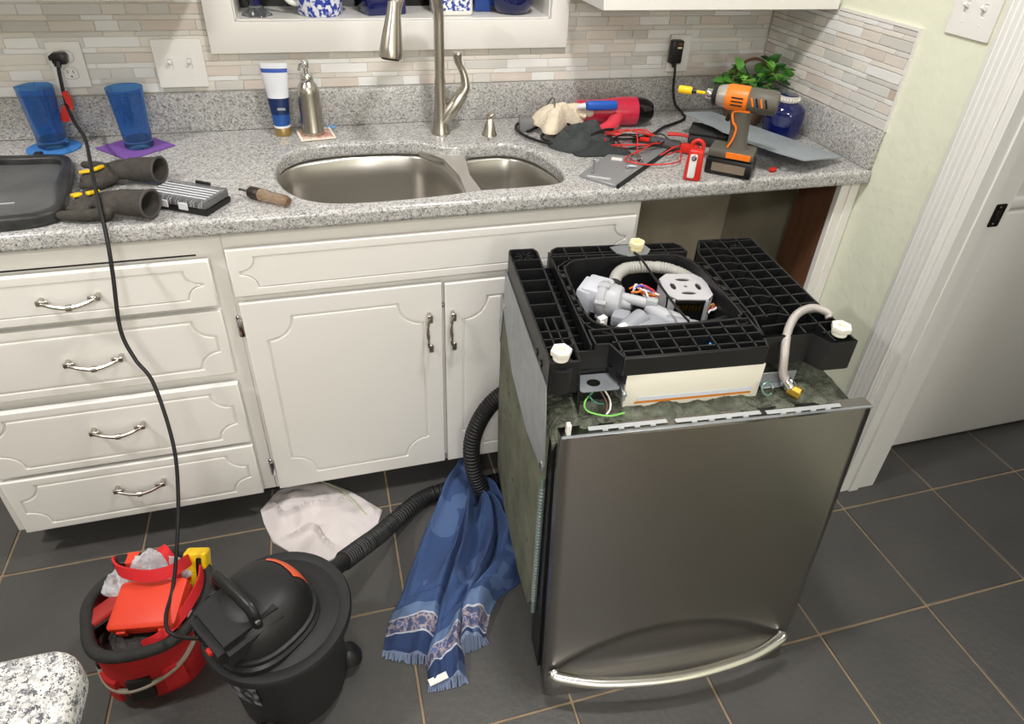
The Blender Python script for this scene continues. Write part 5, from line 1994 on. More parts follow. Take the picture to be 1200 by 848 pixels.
def glove(lab, base, cuff_dir, fingers, thumb, loc, patches):
    """base: wrist point; cuff opens along cuff_dir; fingers: list of 3-D paths."""
    g = thing('work_glove', lab, 'glove', loc, 0, 'pair of work gloves')
    g.scale = (0.86, 0.88, 0.95)
    cd_ = Vector(cuff_dir).normalized()
    bm = new_bm()
    tube(bm, [Vector(base) - cd_ * 0.085, Vector(base) - cd_ * 0.05, Vector(base), Vector(base) + cd_ * 0.006], lambda t: 0.030 + 0.010 * sin(pi * t) - 0.012 * (1 - t) ** 2, 16, 12, sy=0.62)
    for f in fingers:
        tube(bm, f, lambda t: 0.0125 - 0.0035 * t if t < 0.93 else 0.006, 10, 12)
    tube(bm, thumb, lambda t: 0.0145 - 0.004 * t if t < 0.93 else 0.007, 10, 12)
    part('hand', remesh(bm, 0.004, 3), M_glove, g, ang=80)
    bm = new_bm()
    o = tube(bm, [Vector(base) - cd_ * 0.012, Vector(base) + cd_ * 0.020, Vector(base) + cd_ * 0.050, Vector(base) + cd_ * 0.066], lambda t: 0.034 + 0.004 * t, 24, 10, cap=False, sy=0.78)
    i_ = tube(bm, [Vector(base) - cd_ * 0.012, Vector(base) + cd_ * 0.020, Vector(base) + cd_ * 0.050, Vector(base) + cd_ * 0.066], lambda t: 0.0305 + 0.004 * t, 24, 10, cap=False, sy=0.77)
    for k in range(24):
        bm.faces.new((o[-1][k], o[-1][(k + 1) % 24], i_[-1][(k + 1) % 24], i_[-1][k]))
    bm.faces.new(i_[0])
    part('cuff', bm, M_glove, g, ang=60)
    bm = new_bm()
    rim = [((o[-1][0].co if False else Vector(base) + cd_ * 0.066))]
    u = (Vector((0, 0, 1)) - cd_ * cd_.z).normalized()
    v_ = cd_.cross(u)
    ring = [Vector(base) + cd_ * 0.066 + u * 0.0362 * 0.78 * cos(a) + v_ * 0.0362 * sin(a) for a in [2 * pi * k / 32 for k in range(33)]]
    tube(bm, ring, 0.0032, 8, cap=False)
    part('cuff_hem', bm, M_glove2, g)
    for p, sz, rz in patches:
        bm = new_bm()
        box(bm, -sz[0] * 1.3, -sz[1] * 1.6, -0.004, sz[0] * 1.3, sz[1] * 1.6, 0.004, 0.003, 2, Matrix.Rotation(radians(rz), 3, 'Z') @ Matrix.Rotation(radians(-15), 3, 'X'))
        bmesh.ops.translate(bm, verts=bm.verts, vec=p)
        part('yellow_patch', bm, M_yellow, g, 'bright yellow knuckle patch')
    return g


# upper glove: cuff opens to the right, thumb and fingers point left
glove('dark grey work glove lying further back with its cuff open to the right', (0, 0, 0.031), (0.93, -0.34, 0.06),
      [[(-0.070, 0.032, 0.026), (-0.11, 0.060, 0.026), (-0.148, 0.082, 0.022)], [(-0.075, 0.012, 0.024), (-0.11, 0.006, 0.024), (-0.128, -0.022, 0.014)], [(-0.07, 0.0, 0.024), (-0.10, -0.012, 0.020), (-0.118, -0.040, 0.013)], [(-0.06, -0.012, 0.022), (-0.085, -0.028, 0.018), (-0.10, -0.052, 0.013)]],
      [(-0.05, -0.015, 0.020), (-0.085, -0.045, 0.016), (-0.13, -0.040, 0.013)], (-1.822, -0.352, HC + 0.0003),
      [((-0.088, 0.000, 0.0385), (0.012, 0.006), 55), ((-0.113, -0.004, 0.034), (0.014, 0.005), 20)])
# lower glove: nearer the worktop edge
glove('dark grey work glove nearest the worktop edge beside the black tray', (0, 0, 0.033), (0.90, -0.42, 0.05),
      [[(-0.070, 0.034, 0.028), (-0.095, 0.058, 0.034), (-0.098, 0.090, 0.028)], [(-0.075, 0.026, 0.026), (-0.105, 0.050, 0.030), (-0.122, 0.078, 0.022)], [(-0.078, 0.014, 0.024), (-0.112, 0.030, 0.024), (-0.132, 0.052, 0.015)], [(-0.075, 0.0, 0.022), (-0.11, 0.010, 0.018), (-0.135, 0.030, 0.013)]],
      [(-0.03, -0.020, 0.020), (-0.085, -0.022, 0.018), (-0.150, -0.004, 0.015)], (-1.810, -0.540, HC + 0.0003),
      [((-0.074, 0.040, 0.045), (0.011, 0.007), 30), ((-0.115, 0.054, 0.036), (0.008, 0.012), 30)])

# ------------------------------------------------------------------ bit organiser and screwdriver
org = thing('bit_organizer', 'black and clear plastic bit case between the gloves and the screwdriver', 'organizer', (-1.697, -0.500, HC + 0.0003), radians(-31))
bm = new_bm()
box(bm, -0.072, -0.042, 0, 0.072, 0.042, 0.013, 0.003, 2)
part('tray', bm, M_black, org)
org_r = random.Random(4)
for k in range(22):
    bm = new_bm()
    x = -0.065 + 0.0062 * k
    box(bm, x - 0.0021, -0.038, 0.0135, x + 0.0021, 0.036, 0.026 + org_r.uniform(-0.003, 0.002), 0.0008, 1)
    part('bit', bm, M_chrome if k % 3 else M_black, org)
bm = new_bm()
vs = box(bm, -0.0705, -0.0405, 0.0133, 0.0705, 0.0405, 0.0325, 0.004, 2)
part('clear_lid', bm, mat('clear_lid_plastic', (228, 230, 234), 0.08, trans=0.85, ior=1.2), org)
for k in range(5):
    bm = new_bm()
    y = -0.028 + 0.011 * k
    box(bm, -0.066, y - 0.0022, 0.0327, 0.066, y + 0.0022, 0.0342, 0.0005, 1)
    part('lid_rib', bm, mat('pale_clear_rib', (206, 208, 212), 0.2), org)
for sx in (-0.030, 0.018):
    bm = new_bm()
    box(bm, sx - 0.011, -0.0445, 0.008, sx + 0.011, -0.0412, 0.024, 0.001, 1)
    part('latch', bm, mat('pale_clear_rib', (206, 208, 212), 0.2), org)
bm = new_bm()
box(bm, -0.012, 0.0405, 0.018, 0.026, 0.0455, 0.037, 0.002, 1)
part('hinge', bm, M_black, org)

scr = thing('screwdriver', 'screwdriver with a clear amber handle beside the bit case', 'screwdriver', (-1.546, -0.512, HC + 0.0143), radians(-39))
bm = new_bm()
lathe(bm, [(0.0135, -0.008), (0.0142, -0.004), (0.0138, 0.010), (0.0118, 0.024), (0.0124, 0.05), (0.0120, 0.062), (0.0085, 0.069), (0.003, 0.071)], 10, (0, 0, 0), (1, 0, 0))
part('handle', bm, mat('clear_amber', (220, 206, 188), 0.1, trans=0.8, ior=1.4, var=(20, (178, 140, 108), 0.2)), scr)
bm = new_bm()
lathe(bm, [(0.011, -0.038), (0.0138, -0.034), (0.0138, -0.010), (0.0130, -0.0085)], 10, (0, 0, 0), (1, 0, 0))
part('ferrule', bm, mat('dark_brown_ferrule', (46, 36, 32), 0.4), scr)
bm = new_bm()
tube(bm, [(-0.0382, 0, 0), (-0.066, 0, 0)], 0.004, 8, 2)
part('shaft', bm, M_chrome, scr)

# ------------------------------------------------------------------ hair dryer with its plug on the right outlet
hd = thing('hair_dryer', 'red hair dryer with a black grille lying behind the red wires', 'hair dryer', (-0.560, -0.130, HC + 0.042), radians(-6))
M_dry = mat('raspberry_plastic', (196, 42, 68), 0.25, coat=0.4)
M_dry2 = mat('coral_plastic', (232, 70, 84), 0.3)
bm = new_bm()
lathe(bm, [(0.030, -0.120), (0.033, -0.118), (0.034, -0.05), (0.040, 0.0), (0.042, 0.035), (0.041, 0.062)], 32, (0, 0, 0), (1, 0, 0))
part('barrel', bm, M_dry, hd)
bm = new_bm()
lathe(bm, [(0.0405, 0.0625), (0.040, 0.075), (0.034, 0.098), (0.026, 0.112)], 32, (0, 0, 0), (1, 0, 0))
part('rear_cap', bm, mat('gloss_black', (18, 16, 17), 0.12), hd)
bm = new_bm()
for k in range(5):
    r = 0.005 + 0.0048 * k
    ring = [Vector((0.1135 - 0.0006 * k, r * cos(a), r * sin(a))) for a in [2 * pi * i / 24 for i in range(25)]]
    tube(bm, ring, 0.0012, 6, cap=False)
part('grille', bm, mat('dark_red_grille', (112, 30, 40), 0.4), hd, stuff=True)
bm = new_bm()
tube(bm, [(-0.005, -0.030, -0.010), (-0.03, -0.075, -0.016), (-0.070, -0.115, -0.020), (-0.100, -0.140, -0.020)], lambda t: 0.0205 - 0.004 * t, 16, 16)
part('handle', bm, M_dry2, hd)
bm = new_bm()
lathe(bm, [(0.010, 0), (0.012, 0.004), (0.012, 0.016), (0.009, 0.020)], 14, (-0.130, -0.080, -0.030), (0.6, -0.5, 0))
part('hanging_ring', bm, M_dry2, hd)
hl = hd.location


def dloc(p):
    return Matrix.Rotation(radians(6), 3, 'Z') @ (Vector(p) - hl)


bm = new_bm()
tube(bm, [dloc(p) for p in ((-0.332, -0.030, 1.072), (-0.331, -0.036, 1.04), (-0.328, -0.040, 0.99), (-0.318, -0.05, 0.95), (-0.300, -0.07, 0.928), (-0.315, -0.115, 0.925), (-0.36, -0.15, 0.925), (-0.43, -0.20, 0.930), (-0.50, -0.27, 0.936), (-0.58, -0.30, 0.937), (-0.66, -0.275, 0.935))], 0.0042, 8, 70)
crd = part('power_cord', bm, M_rubber, hd)
bm = new_bm()
p = dloc((-0.332, -0.018, 1.102))
vs = box(bm, p.x - 0.019, p.y - 0.017, p.z - 0.034, p.x + 0.019, p.y + 0.0085, p.z + 0.034, 0.005, 2, Matrix.Rotation(radians(6), 3, 'Z'))
tube(bm, [p + Vector((0, -0.006, -0.033)), p + Vector((0, -0.008, -0.046))], lambda t: 0.008 - 0.003 * t, 10, 3)
part('plug', bm, M_black, crd)
bm = new_bm()
q = p + Matrix.Rotation(radians(6), 3, 'Z') @ Vector((0.004, -0.0178, 0.018))
box(bm, q.x - 0.007, q.y - 0.0012, q.z + 0.003, q.x + 0.007, q.y + 0.0012, q.z + 0.009, 0.0005, 1, Matrix.Rotation(radians(6), 3, 'Z'))
part('test_button', bm, mat('brown_button', (120, 62, 36), 0.4), crd)
bm = new_bm()
box(bm, q.x - 0.007, q.y - 0.0012, q.z - 0.007, q.x + 0.007, q.y + 0.0012, q.z - 0.002, 0.0005, 1, Matrix.Rotation(radians(6), 3, 'Z'))
part('reset_button', bm, M_cream, crd)
bm = new_bm()
tube(bm, [dloc(p) for p in ((-0.69, -0.21, 0.937), (-0.76, -0.14, 0.95), (-0.84, -0.105, 0.934), (-0.868, -0.15, 0.930), (-0.850, -0.235, 0.930), (-0.79, -0.300, 0.932), (-0.72, -0.315, 0.955), (-0.66, -0.29, 0.962), (-0.62, -0.262, 0.953))], 0.0042, 8, 60)
part('power_cord', bm, M_rubber, hd)
bm = new_bm()
tube(bm, [dloc(p) for p in ((-0.845, -0.180, 0.9305), (-0.800, -0.150, 0.933), (-0.775, -0.19, 0.945), (-0.82, -0.235, 0.934), (-0.80, -0.275, 0.931), (-0.74, -0.305, 0.935))], 0.004, 8, 40)
part('power_cord', bm, M_rubber, hd)

brush = thing('scraper_tool', 'blue gripped plastic scraper tool leaning on the front of the red hair dryer', 'hand tool', (-0.632, -0.176, HC + 0.064), radians(-5))
bm = new_bm()
vs = box(bm, -0.040, -0.011, -0.002, 0.054, 0.011, 0.024, 0.008, 3)
part('grip', bm, mat('royal_blue_plastic', (36, 92, 186), 0.35), brush)
bm = new_bm()
tube(bm, [(-0.041, 0, 0.010), (-0.056, 0.002, 0.008), (-0.064, 0.004, 0.006)], lambda t: 0.010 - 0.004 * t, 10, 6)
part('neck', bm, mat('pale_grey_plastic', (214, 216, 220), 0.4), brush)
bm = plate([rrect(0.036, -0.006, 0.050, 0.006, 0.004), rrect(0.040, -0.003, 0.047, 0.003, 0.0025)], 0.0202, 0.0218)
part('eyelet', bm, mat('pale_grey_plastic', (214, 216, 220), 0.4), brush)

# cloths beside the sink
bm = heap([(0.085 * cos(a) * (1 + 0.18 * sin(2 * a + 1)), 0.075 * sin(a) * (1 + 0.12 * cos(3 * a))) for a in [2 * pi * k / 16 for k in range(16)]], 0.040, 12, 16, 64, 0.75, 20, 2.2)
o = solo('charcoal_bag', bm, mat('charcoal_cloth', (56, 60, 60), 0.9, bump=(240, 0.3), var=(18, (70, 74, 74), 0.25)), 'crumpled charcoal cloth bag on the worktop right of the small sink bowl', 'cloth bag', loc=(-0.715, -0.275, HC + 0.0003), ang=80)
bm = heap([(-0.055, -0.06), (0.02, -0.075), (0.075, -0.095), (0.095, -0.07), (0.060, -0.01), (0.01, 0.02), (-0.05, 0.0)], 0.016, 5, 10, 56, 0.6, 30, 3.0)
part('lower_flap', bm, mat('charcoal_cloth2', (50, 53, 53), 0.9, bump=(240, 0.3)), o)
o.children[0].location = (0.01, -0.03, 0)
bm = new_bm()
box(bm, -0.014, -0.009, 0, 0.014, 0.009, 0.0012)
bmesh.ops.rotate(bm, verts=bm.verts, cent=(0, 0, 0), matrix=Matrix.Rotation(radians(-30), 3, 'Z'))
bmesh.ops.translate(bm, verts=bm.verts, vec=(0.045, -0.142, 0.0070))
part('white_label', bm, M_white, o, 'small white sewn label')
bm = new_bm()
M_rag = mat('beige_suede', (222, 207, 182), 0.95, bump=(120, 0.5), var=(22, (230, 218, 196), 0.25))
rg = thing('beige_rag', 'crumpled beige rag on top of the charcoal cloth behind the small bowl', 'rag', (-0.765, -0.155, HC + 0.022))
bm = heap([(-0.060, 0.020), (-0.030, 0.055), (0.020, 0.050), (0.070, 0.040), (0.100, 0.016), (0.090, -0.010), (0.040, -0.020), (0.010, -0.060), (-0.020, -0.092), (-0.048, -0.080), (-0.045, -0.030)], 0.048, 9, 16, 66, 0.28, 20, 2.4)
part('cloth', bm, M_rag, rg, ang=80)
bm = new_bm()
tube(bm, [(0.055, 0.032, 0.030), (0.085, 0.020, 0.036), (0.112, 0.006, 0.030), (0.118, -0.008, 0.020)], lambda t: 0.016 - 0.006 * t, 12, 12)
tube(bm, [(0.050, 0.010, 0.024), (0.080, 0.0, 0.026), (0.100, -0.012, 0.018)], lambda t: 0.013 - 0.005 * t, 12, 12)
part('rolled_end', remesh(bm, 0.004, 3), M_rag, rg, ang=80)
bm = new_bm()
tube(bm, [(0.0, 0.056, 0.034), (0.006, 0.030, 0.064), (0.003, -0.004, 0.064), (-0.006, -0.03, 0.040)], 0.002, 6, 20)
part('tie', bm, M_greyd, rg)
bm = new_bm()
box(bm, -0.020, -0.022, 0, 0.020, 0.022, 0.036, 0.004, 2)
bx = solo('grey_adapter', bm, mat('grey_adapter', (120, 120, 120), 0.5), 'small grey block half hidden under the beige rag', 'block', loc=(-0.836, -0.135, HC + 0.0003), rz=radians(-12))

# ------------------------------------------------------------------ flat grey panel with small parts on it
pan = thing('sheet_metal', 'flat grey sheet metal cover with a black edge lying on the worktop', 'metal sheet', (-0.62, -0.43, HC + 0.0003))
quad = [(-0.806 + .62, -0.500 + .43), (-0.742 + .62, -0.580 + .43), (-0.444 + .62, -0.318 + .43), (-0.520 + .62, -0.225 + .43)]
bm = new_bm()
prism(bm, quad, 0.0, 0.007)
bmesh.ops.bevel(bm, geom=[e for e in bm.edges], offset=0.001, segments=1, affect='EDGES')
part('sheet', bm, mat('grey_paint_metal', (150, 151, 152), 0.35, 0.3), pan)
bm = new_bm()
strip(bm, [(quad[1][0] + 0.004, quad[1][1] - 0.004, 0.0045), (quad[2][0] + 0.004, quad[2][1] - 0.004, 0.0045)], 0.009, 0.006, 2, (0, 0, 1))
part('rubber_edge', bm, M_rubber, pan, 'black rubber edge')
bm = plate([rrect(-0.030, -0.005, 0.030, 0.005, 0.0049)], 0.0071, 0.0081)
bmesh.ops.rotate(bm, verts=bm.verts, cent=(0, 0, 0), matrix=Matrix.Rotation(radians(-31), 3, 'Z'))
bmesh.ops.translate(bm, verts=bm.verts, vec=(-0.145, -0.098, 0))
part('slot_cover', bm, mat('pale_slot', (190, 190, 188), 0.4), pan)


def bolt(x, y, rz, L, lab, z=HC + 0.006, s=1.0):
    t = thing('bolt', lab, 'bolt', (x, y, z), radians(rz), 'loose bolts on the worktop')
    bm = new_bm()
    lathe(bm, [(0.0055 * s, -0.005), (0.0062 * s, -0.004), (0.0062 * s, 0)], 6, (0, 0, 0), (1, 0, 0))
    part('head', bm, M_chrome, t)
    bm = new_bm()
    lathe(bm, [(0.0032 * s, 0.0001), (0.0032 * s, L)], 10, (0, 0, 0), (1, 0, 0))
    part('shank', bm, M_galv, t)


bolt(-0.738, -0.432, -116, 0.075, 'long steel bolt lying across the left corner of the flat grey sheet metal', HC + 0.014)
bolt(-0.668, -0.482, -20, 0.022, 'short pale bolt lying on the flat grey sheet metal', HC + 0.0137, 0.9)
wsh = thing('clamp_ring', 'shiny open metal ring on the flat grey sheet metal inside the red wires', 'ring', (-0.628, -0.440, HC + 0.0076))
bm = new_bm()
ring = [(0.015 * cos(a), 0.015 * sin(a), 0.007) for a in [2 * pi * k / 28 for k in range(27)]]
strip(bm, ring, 0.012, 0.0014, 54, (0, 0, 1))
part('band', bm, M_chrome, wsh)
bm = new_bm()
box(bm, 0.009, -0.013, 0.002, 0.018, -0.004, 0.012, 0.001, 1)
part('lug', bm, M_galv, wsh)

# red and black test leads
tl = thing('test_leads', 'tangle of red and black test wires on the flat grey sheet metal', 'wires', (-0.58, -0.36, HC + 0.0076))
lead = random.Random(21)


def leadpath(cx, cy, rx, ry, turns, ph, z0, zz):
    n = int(turns * 9)
    return [(cx + rx * (1 + 0.25 * sin(1.7 * k)) * cos(2 * pi * k / 9 + ph), cy + ry * (1 + 0.2 * cos(2.1 * k)) * sin(2 * pi * k / 9 + ph), z0 + zz * (0.5 + 0.5 * sin(1.3 * k))) for k in range(n + 1)]


M_rw = mat('red_wire', (212, 50, 44), 0.4)
for c, m in (((0.0, 0.03, 0.075, 0.060, 1.6, 0.4, 0.006, 0.022), M_rw), ((0.04, -0.02, 0.06, 0.075, 0.9, 4.2, 0.004, 0.03), M_rw),
             ((0.01, 0.035, 0.07, 0.045, 1.8, 1.2, 0.003, 0.016), M_rubber), ((0.06, 0.05, 0.05, 0.035, 1.1, 0.2, 0.003, 0.010), M_rubber)):
    bm = new_bm()
    tube(bm, leadpath(*c), 0.0020, 6, 90)
    part('wire', bm, m, tl)
bm = new_bm()
tube(bm, [(0.05, -0.065, 0.006), (0.10, -0.04, 0.004), (0.06, -0.11, 0.003), (-0.03, -0.115, 0.003), (-0.075, -0.075, 0.005), (-0.01, -0.03, 0.010), (0.06, 0.01, 0.016)], 0.0020, 6, 60)
part('wire', bm, M_rw, tl)
bm = new_bm()
tube(bm, [(0.12, 0.075, 0.012), (0.15, 0.060, 0.014), (0.175, 0.040, 0.012)], lambda t: 0.006 - 0.002 * t, 8, 8)
part('probe', bm, M_red, tl)
bm = new_bm()
tube(bm, [(-0.05, 0.095, 0.016), (-0.022, 0.082, 0.016)], 0.007, 8, 2)
part('probe', bm, M_red, tl)

# grey gripped torch and the small red work light
pl_ = thing('grey_torch', 'dark grey and red handled tool behind the small red work light', 'tool', (-0.497, -0.352, HC + 0.0155), radians(-42))
bm = new_bm()
lathe(bm, [(0.012, -0.045), (0.0150, -0.042), (0.0150, 0.035), (0.012, 0.040)], 18, (0, 0, 0), (1, 0, 0))
part('grip', bm, mat('dark_grey_grip', (70, 66, 70), 0.6, bump=(250, 0.3)), pl_)
bm = new_bm()
box(bm, 0.0405, -0.011, -0.012, 0.090, 0.011, 0.012, 0.004, 2)
part('red_head', bm, M_red, pl_)
bm = new_bm()
tube(bm, [(-0.0455, 0, 0), (-0.065, 0.004, 0.0), (-0.085, 0.01, -0.004)], lambda t: 0.009 - 0.004 * t, 10, 6)
part('red_tail', bm, M_red, pl_)
wl = thing('work_light', 'small red work light with a white light strip standing near the worktop edge', 'flashlight', (-0.528, -0.560, HC + 0.0003), radians(-28))
bm = new_bm()
vs = box(bm, -0.021, -0.015, 0, 0.021, 0.015, 0.078, 0.006, 3)
for v_ in vs:
    f = 1 - 0.14 * v_.co.z / 0.078
    v_.co.x *= f
    v_.co.y *= f
part('body', bm, M_red, wl)
bm = new_bm()
box(bm, -0.0135, -0.0178, 0.008, 0.0045, -0.012, 0.068, 0.004, 3, Matrix.Rotation(radians(-1.6), 3, 'X'))
part('light_strip', bm, mat('frosted_lens', (226, 226, 224), 0.25), wl)
bm = new_bm()
lathe(bm, [(0.007, 0), (0.0065, 0.003), (0.003, 0.0035)], 16, (-0.004, -0.0165, 0.060), (0, -1, 0))
part('lens', bm, M_chrome, wl)
bm = new_bm()
ring = [(0.014 * cos(a), 0.0, 0.082 + 0.017 * sin(a)) for a in [pi * (-0.12 + 1.24 * k / 20) for k in range(21)]]
tube(bm, ring, 0.0048, 10, sy=1.0)
part('hook_loop', bm, M_red, wl)

# ------------------------------------------------------------------ cordless impact driver
dr = thing('impact_driver', 'orange and grey cordless impact driver standing on its battery', 'drill', (-0.408, -0.532, HC + 0.0003), radians(140))
dr.scale = (1.08, 1.08, 1.08)
bm = new_bm()
box(bm, -0.056, -0.036, 0, 0.052, 0.036, 0.040, 0.006, 2)
part('battery', bm, M_black, dr)
for sy in (-1, 1):
    bm = new_bm()
    box(bm, -0.040, sy * 0.0366 - 0.0006, 0.010, 0.036, sy * 0.0366 + 0.0006, 0.030, 0.0005, 1)
    part('battery_label', bm, mat('grey_brown_label', (126, 112, 96), 0.5), dr)
bm = new_bm()
box(bm, -0.052, -0.034, 0.0405, 0.050, 0.034, 0.062, 0.006, 2)
part('foot', bm, M_greyd, dr)
for sy in (-1, 1):
    bm = new_bm()
    box(bm, -0.046, sy * 0.0345 - 0.001, 0.044, 0.010, sy * 0.0345 + 0.0016, 0.058, 0.001, 1)
    part('orange_release', bm, M_orange, dr)
bm = new_bm()
prof = [(-0.008, 0.0, 0.0615, 0.0260, 0.0190), (-0.006, 0.0, 0.080, 0.0215, 0.0165), (-0.004, 0, 0.105, 0.0210, 0.0165), (0.000, 0, 0.130, 0.0235, 0.0175), (0.000, 0, 0.150, 0.0300, 0.0190)]
prev = None
for cx, cy, z, a_, b_ in prof:
    ring = [bm.verts.new((cx + a_ * cos(2 * pi * i / 20), cy + b_ * sin(2 * pi * i / 20), z)) for i in range(20)]
    if prev:
        for i in range(20):
            bm.faces.new((prev[i], prev[(i + 1) % 20], ring[(i + 1) % 20], ring[i]))
    else:
        bm.faces.new(list(reversed(ring)))
    prev = ring
bm.faces.new(prev)
part('grip', bm, M_greyd, dr)
for sy in (-1, 1):
    bm = new_bm()
    strip(bm, [(-0.020, sy * 0.0172, 0.150), (0.014, sy * 0.0180, 0.146), (0.012, sy * 0.0186, 0.125), (0.002, sy * 0.0180, 0.110), (0.004, sy * 0.0176, 0.085), (0.012, sy * 0.0178, 0.064)], 0.0045, 0.0030, 36, lambda t: (1, 0, 0.3))
    part('orange_trim', bm, M_orange, dr)
bm = new_bm()
box(bm, 0.020, -0.006, 0.118, 0.030, 0.006, 0.142, 0.003, 2, Matrix.Rotation(radians(-12), 3, 'Y'))
part('trigger', bm, M_black, dr)
bm = new_bm()
lathe(bm, [(0.014, -0.074), (0.025, -0.072), (0.0275, -0.060), (0.0275, -0.012), (0.026, -0.010)], 24, (0, 0, 0.172), (1, 0, 0))
part('rear_housing', bm, M_greyd, dr)
bm = new_bm()
lathe(bm, [(0.0262, -0.0098), (0.0285, -0.008), (0.0290, 0.030), (0.0262, 0.040)], 24, (0, 0, 0.172), (1, 0, 0))
part('orange_housing', bm, M_orange, dr)
for sy in (-1, 1):
    for k in range(3):
        bm = new_bm()
        box(bm, 0.000, sy * 0.0284 - 0.0012, 0.161 + 0.008 * k, 0.026, sy * 0.0284 + 0.0012, 0.164 + 0.008 * k, 0.0004, 1)
        part('vent_slot', bm, M_black, dr)
    for k in range(4):
        bm = new_bm()
        box(bm, -0.022 - 0.010 * k, sy * 0.0270 - 0.0012, 0.164, -0.018 - 0.010 * k, sy * 0.0270 + 0.0012, 0.184, 0.0004, 1, Matrix.Rotation(radians(20), 3, 'Y'))
        part('orange_vent', bm, M_orange if k % 2 == 0 else M_black, dr)
bm = new_bm()
lathe(bm, [(0.0260, 0.0402), (0.0245, 0.050), (0.0200, 0.062), (0.0175, 0.066)], 24, (0, 0, 0.172), (1, 0, 0))
part('gear_case', bm, mat('cast_grey', (168, 162, 152), 0.4, 0.4), dr)
bm = new_bm()
lathe(bm, [(0.0225, 0.0605), (0.0235, 0.062), (0.0215, 0.069), (0.015, 0.070)], 24, (0, 0, 0.172), (1, 0, 0))
part('nose_bumper', bm, M_rubber, dr)
bm = new_bm()
lathe(bm, [(0.0105, 0.0702), (0.0115, 0.072), (0.0115, 0.084), (0.0085, 0.087)], 18, (0, 0, 0.172), (1, 0, 0))
part('chuck_collar', bm, M_chrome, dr)
bm = new_bm()
lathe(bm, [(0.0035, 0.0872), (0.0035, 0.108)], 6, (0, 0, 0.172), (1, 0, 0))
part('bit_shank', bm, M_yellow, dr)
bm = new_bm()
lathe(bm, [(0.0050, 0.1082), (0.0055, 0.112), (0.0055, 0.118)], 10, (0, 0, 0.172), (1, 0, 0))
part('bit_collar', bm, M_black, dr)
bm = new_bm()
lathe(bm, [(0.0070, 0.1182), (0.0090, 0.121), (0.0090, 0.146), (0.0080, 0.149), (0.0055, 0.149), (0.0055, 0.140)], 18, (0, 0, 0.172), (1, 0, 0))
part('nut_socket', bm, M_yellow, dr, 'yellow nut driver socket')

# ------------------------------------------------------------------ torn grey sheet, propped on a dark pouch
shp = thing('tool_pouch', 'flat dark tool pouch under the torn grey sheet', 'pouch', (-0.330, -0.330, HC + 0.0003), radians(-35))
bm = new_bm()
box(bm, -0.075, -0.045, 0, 0.075, 0.045, 0.030, 0.010, 3)
part('body', bm, mat('dark_grey_pouch', (50, 51, 49), 0.8, bump=(200, 0.3)), shp)
bm = new_bm()
box(bm, -0.076, -0.046, 0.0305, 0.030, 0.046, 0.040, 0.004, 2)
part('flap', bm, mat('dark_grey_pouch', (50, 51, 49), 0.8), shp)
sh = [(-0.398, -0.244), (-0.352, -0.222), (-0.275, -0.193), (-0.050, -0.524), (-0.130, -0.552), (-0.232, -0.590), (-0.262, -0.563), (-0.292, -0.535), (-0.318, -0.500), (-0.340, -0.468), (-0.350, -0.415), (-0.362, -0.402), (-0.365, -0.360), (-0.380, -0.335), (-0.382, -0.300)]
bm = new_bm()
prism(bm, [(x + 0.25, y + 0.40) for x, y in sh], 0, 0.0025)
for v_ in bm.verts:
    v_.co.z += 0.012 - 0.145 * (v_.co.x)
sht = solo('torn_sheet', bm, mat('frosted_grey_sheet', (164, 172, 178), 0.4, 0.15, var=(18, (152, 160, 166), 0.25)), 'torn pale grey sheet lying propped between the impact driver and the blue jar', 'sheet', loc=(-0.25, -0.40, HC + 0.030))
for x, y, lab, m in ((-0.288, -0.552, 'tiny red plug on the worktop beside the driver battery', M_red),):
    bm = new_bm()
    lathe(bm, [(0.005, -0.010), (0.006, -0.008), (0.006, 0.006), (0.004, 0.010)], 12, (0, 0, 0), (1, 0, 0))
    solo('red_plug', bm, m, lab, 'plug', loc=(x, y, HC + 0.0064), rz=0.2)
bm = new_bm()
lathe(bm, [(0.009, 0), (0.010, 0.002), (0.010, 0.008), (0.007, 0.010)], 16)
solo('metal_cap', bm, M_galv, 'small grey metal cap on the worktop under the torn sheet', 'cap', loc=(-0.252, -0.548, HC + 0.0003))

# ------------------------------------------------------------------ blue jar with a beaded collar
jar = thing('blue_jar', 'dark blue glass jar with a pale beaded collar in the corner', 'jar', (-0.100, -0.300, HC + 0.0003))
bm = new_bm()
rings = lathe(bm, [(0.044, 0), (0.050, 0.003), (0.054, 0.02), (0.055, 0.07), (0.052, 0.086), (0.040, 0.098), (0.028, 0.102)], 40)
for r in rings[2:5]:
    for q in r:
        a = math.atan2(q.co.y, q.co.x)
        k = 1 + 0.035 * cos(7 * a)
        q.co.x *= k
        q.co.y *= k
part('body', bm, M_navyglass, jar, ang=60)
bm = new_bm()
lathe(bm, [(0.0265, 0.1022), (0.0285, 0.104), (0.0285, 0.118), (0.0265, 0.120)], 30)
part('collar', bm, mat('pale_collar', (196, 190, 182), 0.4), jar)
bm = new_bm()
for k in range(22):
    a = 2 * pi * k / 22
    lathe(bm, [(0.0012, -0.006), (0.0034, -0.002), (0.0034, 0.002), (0.0012, 0.006)], 8, (0.0300 * cos(a), 0.0300 * sin(a), 0.111))
part('beads', bm, mat('pearl_bead', (218, 212, 204), 0.25), jar, stuff=True)
bm = new_bm()
lathe(bm, [(0.0260, 0.1203), (0.0255, 0.1222), (0.018, 0.1226), (0.0, 0.1226)], 24)
part('lid', bm, M_navyglass, jar)

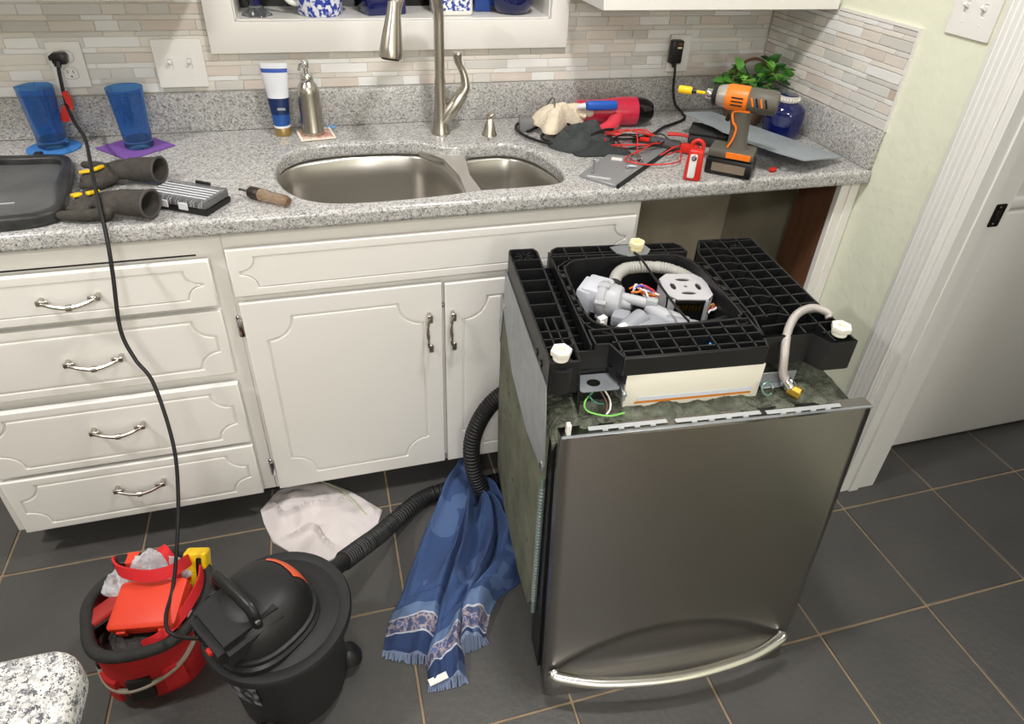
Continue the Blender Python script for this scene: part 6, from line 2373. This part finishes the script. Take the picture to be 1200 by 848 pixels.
# ------------------------------------------------------------------ ivy in a wicker basket
ivy = thing('ivy_plant', 'green ivy in a small brown handled basket in the worktop corner', 'plant', (-0.138, -0.155, HC + 0.0003))
M_wick = mat('brown_wicker', (110, 84, 62), 0.8, bump=(180, 0.8))
bm = new_bm()
lathe(bm, [(0.050, 0), (0.054, 0.004), (0.064, 0.05), (0.070, 0.085), (0.066, 0.085), (0.060, 0.06), (0.02, 0.058)], 28)
part('basket', bm, M_wick, ivy)
bm = new_bm()
tube(bm, [(-0.068, -0.01, 0.07), (-0.072, -0.008, 0.115), (-0.045, 0.0, 0.168), (0.0, 0.006, 0.186), (0.045, 0.006, 0.168), (0.072, 0.0, 0.115), (0.068, 0, 0.07)], 0.0045, 8, 40)
part('basket_handle', bm, M_wick, ivy)
bm = new_bm()
lathe(bm, [(0.060, 0.0605), (0.058, 0.066), (0.02, 0.070), (0.0, 0.070)], 20)
part('soil', bm, mat('dark_soil', (46, 38, 30), 0.95), ivy)
LM = [mat('leaf_green', (86, 146, 56), 0.4), mat('leaf_bright', (132, 184, 76), 0.4), mat('leaf_deep', (46, 88, 44), 0.45), mat('leaf_mid', (66, 118, 54), 0.45)]
leaf_mes = []
for m in LM:
    bm = new_bm()
    out = [(0, 0), (0.010, 0.004), (0.016, 0.014), (0.012, 0.022), (0.009, 0.030), (0, 0.040), (-0.009, 0.030), (-0.012, 0.022), (-0.016, 0.014), (-0.010, 0.004)]
    c = bm.verts.new((0, 0.016, -0.002))
    vs = [bm.verts.new((x * 0.8, y * 0.8, 0.003 * sin(x * 160) + (0.002 if x else 0))) for x, y in out]
    vb = [bm.verts.new((v_.co.x, v_.co.y, v_.co.z - 0.0006)) for v_ in vs]
    cb = bm.verts.new((0, 0.016, -0.0026))
    for i in range(len(vs)):
        j = (i + 1) % len(vs)
        bm.faces.new((c, vs[i], vs[j]))
        bm.faces.new((cb, vb[j], vb[i]))
        bm.faces.new((vs[i], vb[i], vb[j], vs[j]))
    leaf_mes.append(finish(bm, 'leaf', m, 60))
lr = random.Random(17)
stems = []
for k in range(17):
    a = 2 * pi * k / 17 + lr.uniform(-0.2, 0.2)
    L = lr.uniform(0.085, 0.135)
    end = Vector((L * cos(a) * 1.0, L * sin(a) * 0.75, 0.070 + lr.uniform(0.0, 0.085)))
    if k % 4 == 0:
        end.z -= 0.04
    end.x = min(end.x, 0.118)
    end.y = min(end.y, 0.095)
    mid = Vector((end.x * 0.55, end.y * 0.55, max(end.z, 0.1) + 0.02))
    P_ = [Vector((lr.uniform(-.03, .03), lr.uniform(-.03, .03), 0.066)), mid, end]
    bm = new_bm()
    tube(bm, P_, 0.0013, 5, 10)
    part('stem', bm, LM[3], ivy)
    sp2 = smooth_path(P_, 12)
    for t in (4, 6, 8, 9, 10, 12):
        o = link('leaf', lr.choices(leaf_mes, [3, 2.2, 2, 3])[0], ivy)
        o.location = sp2[t]
        o.rotation_euler = (lr.uniform(-0.4, 0.9), lr.uniform(-0.5, 0.5), lr.uniform(0, 2 * pi))
        s_ = lr.uniform(0.9, 1.55)
        o.scale = (s_, s_, s_)
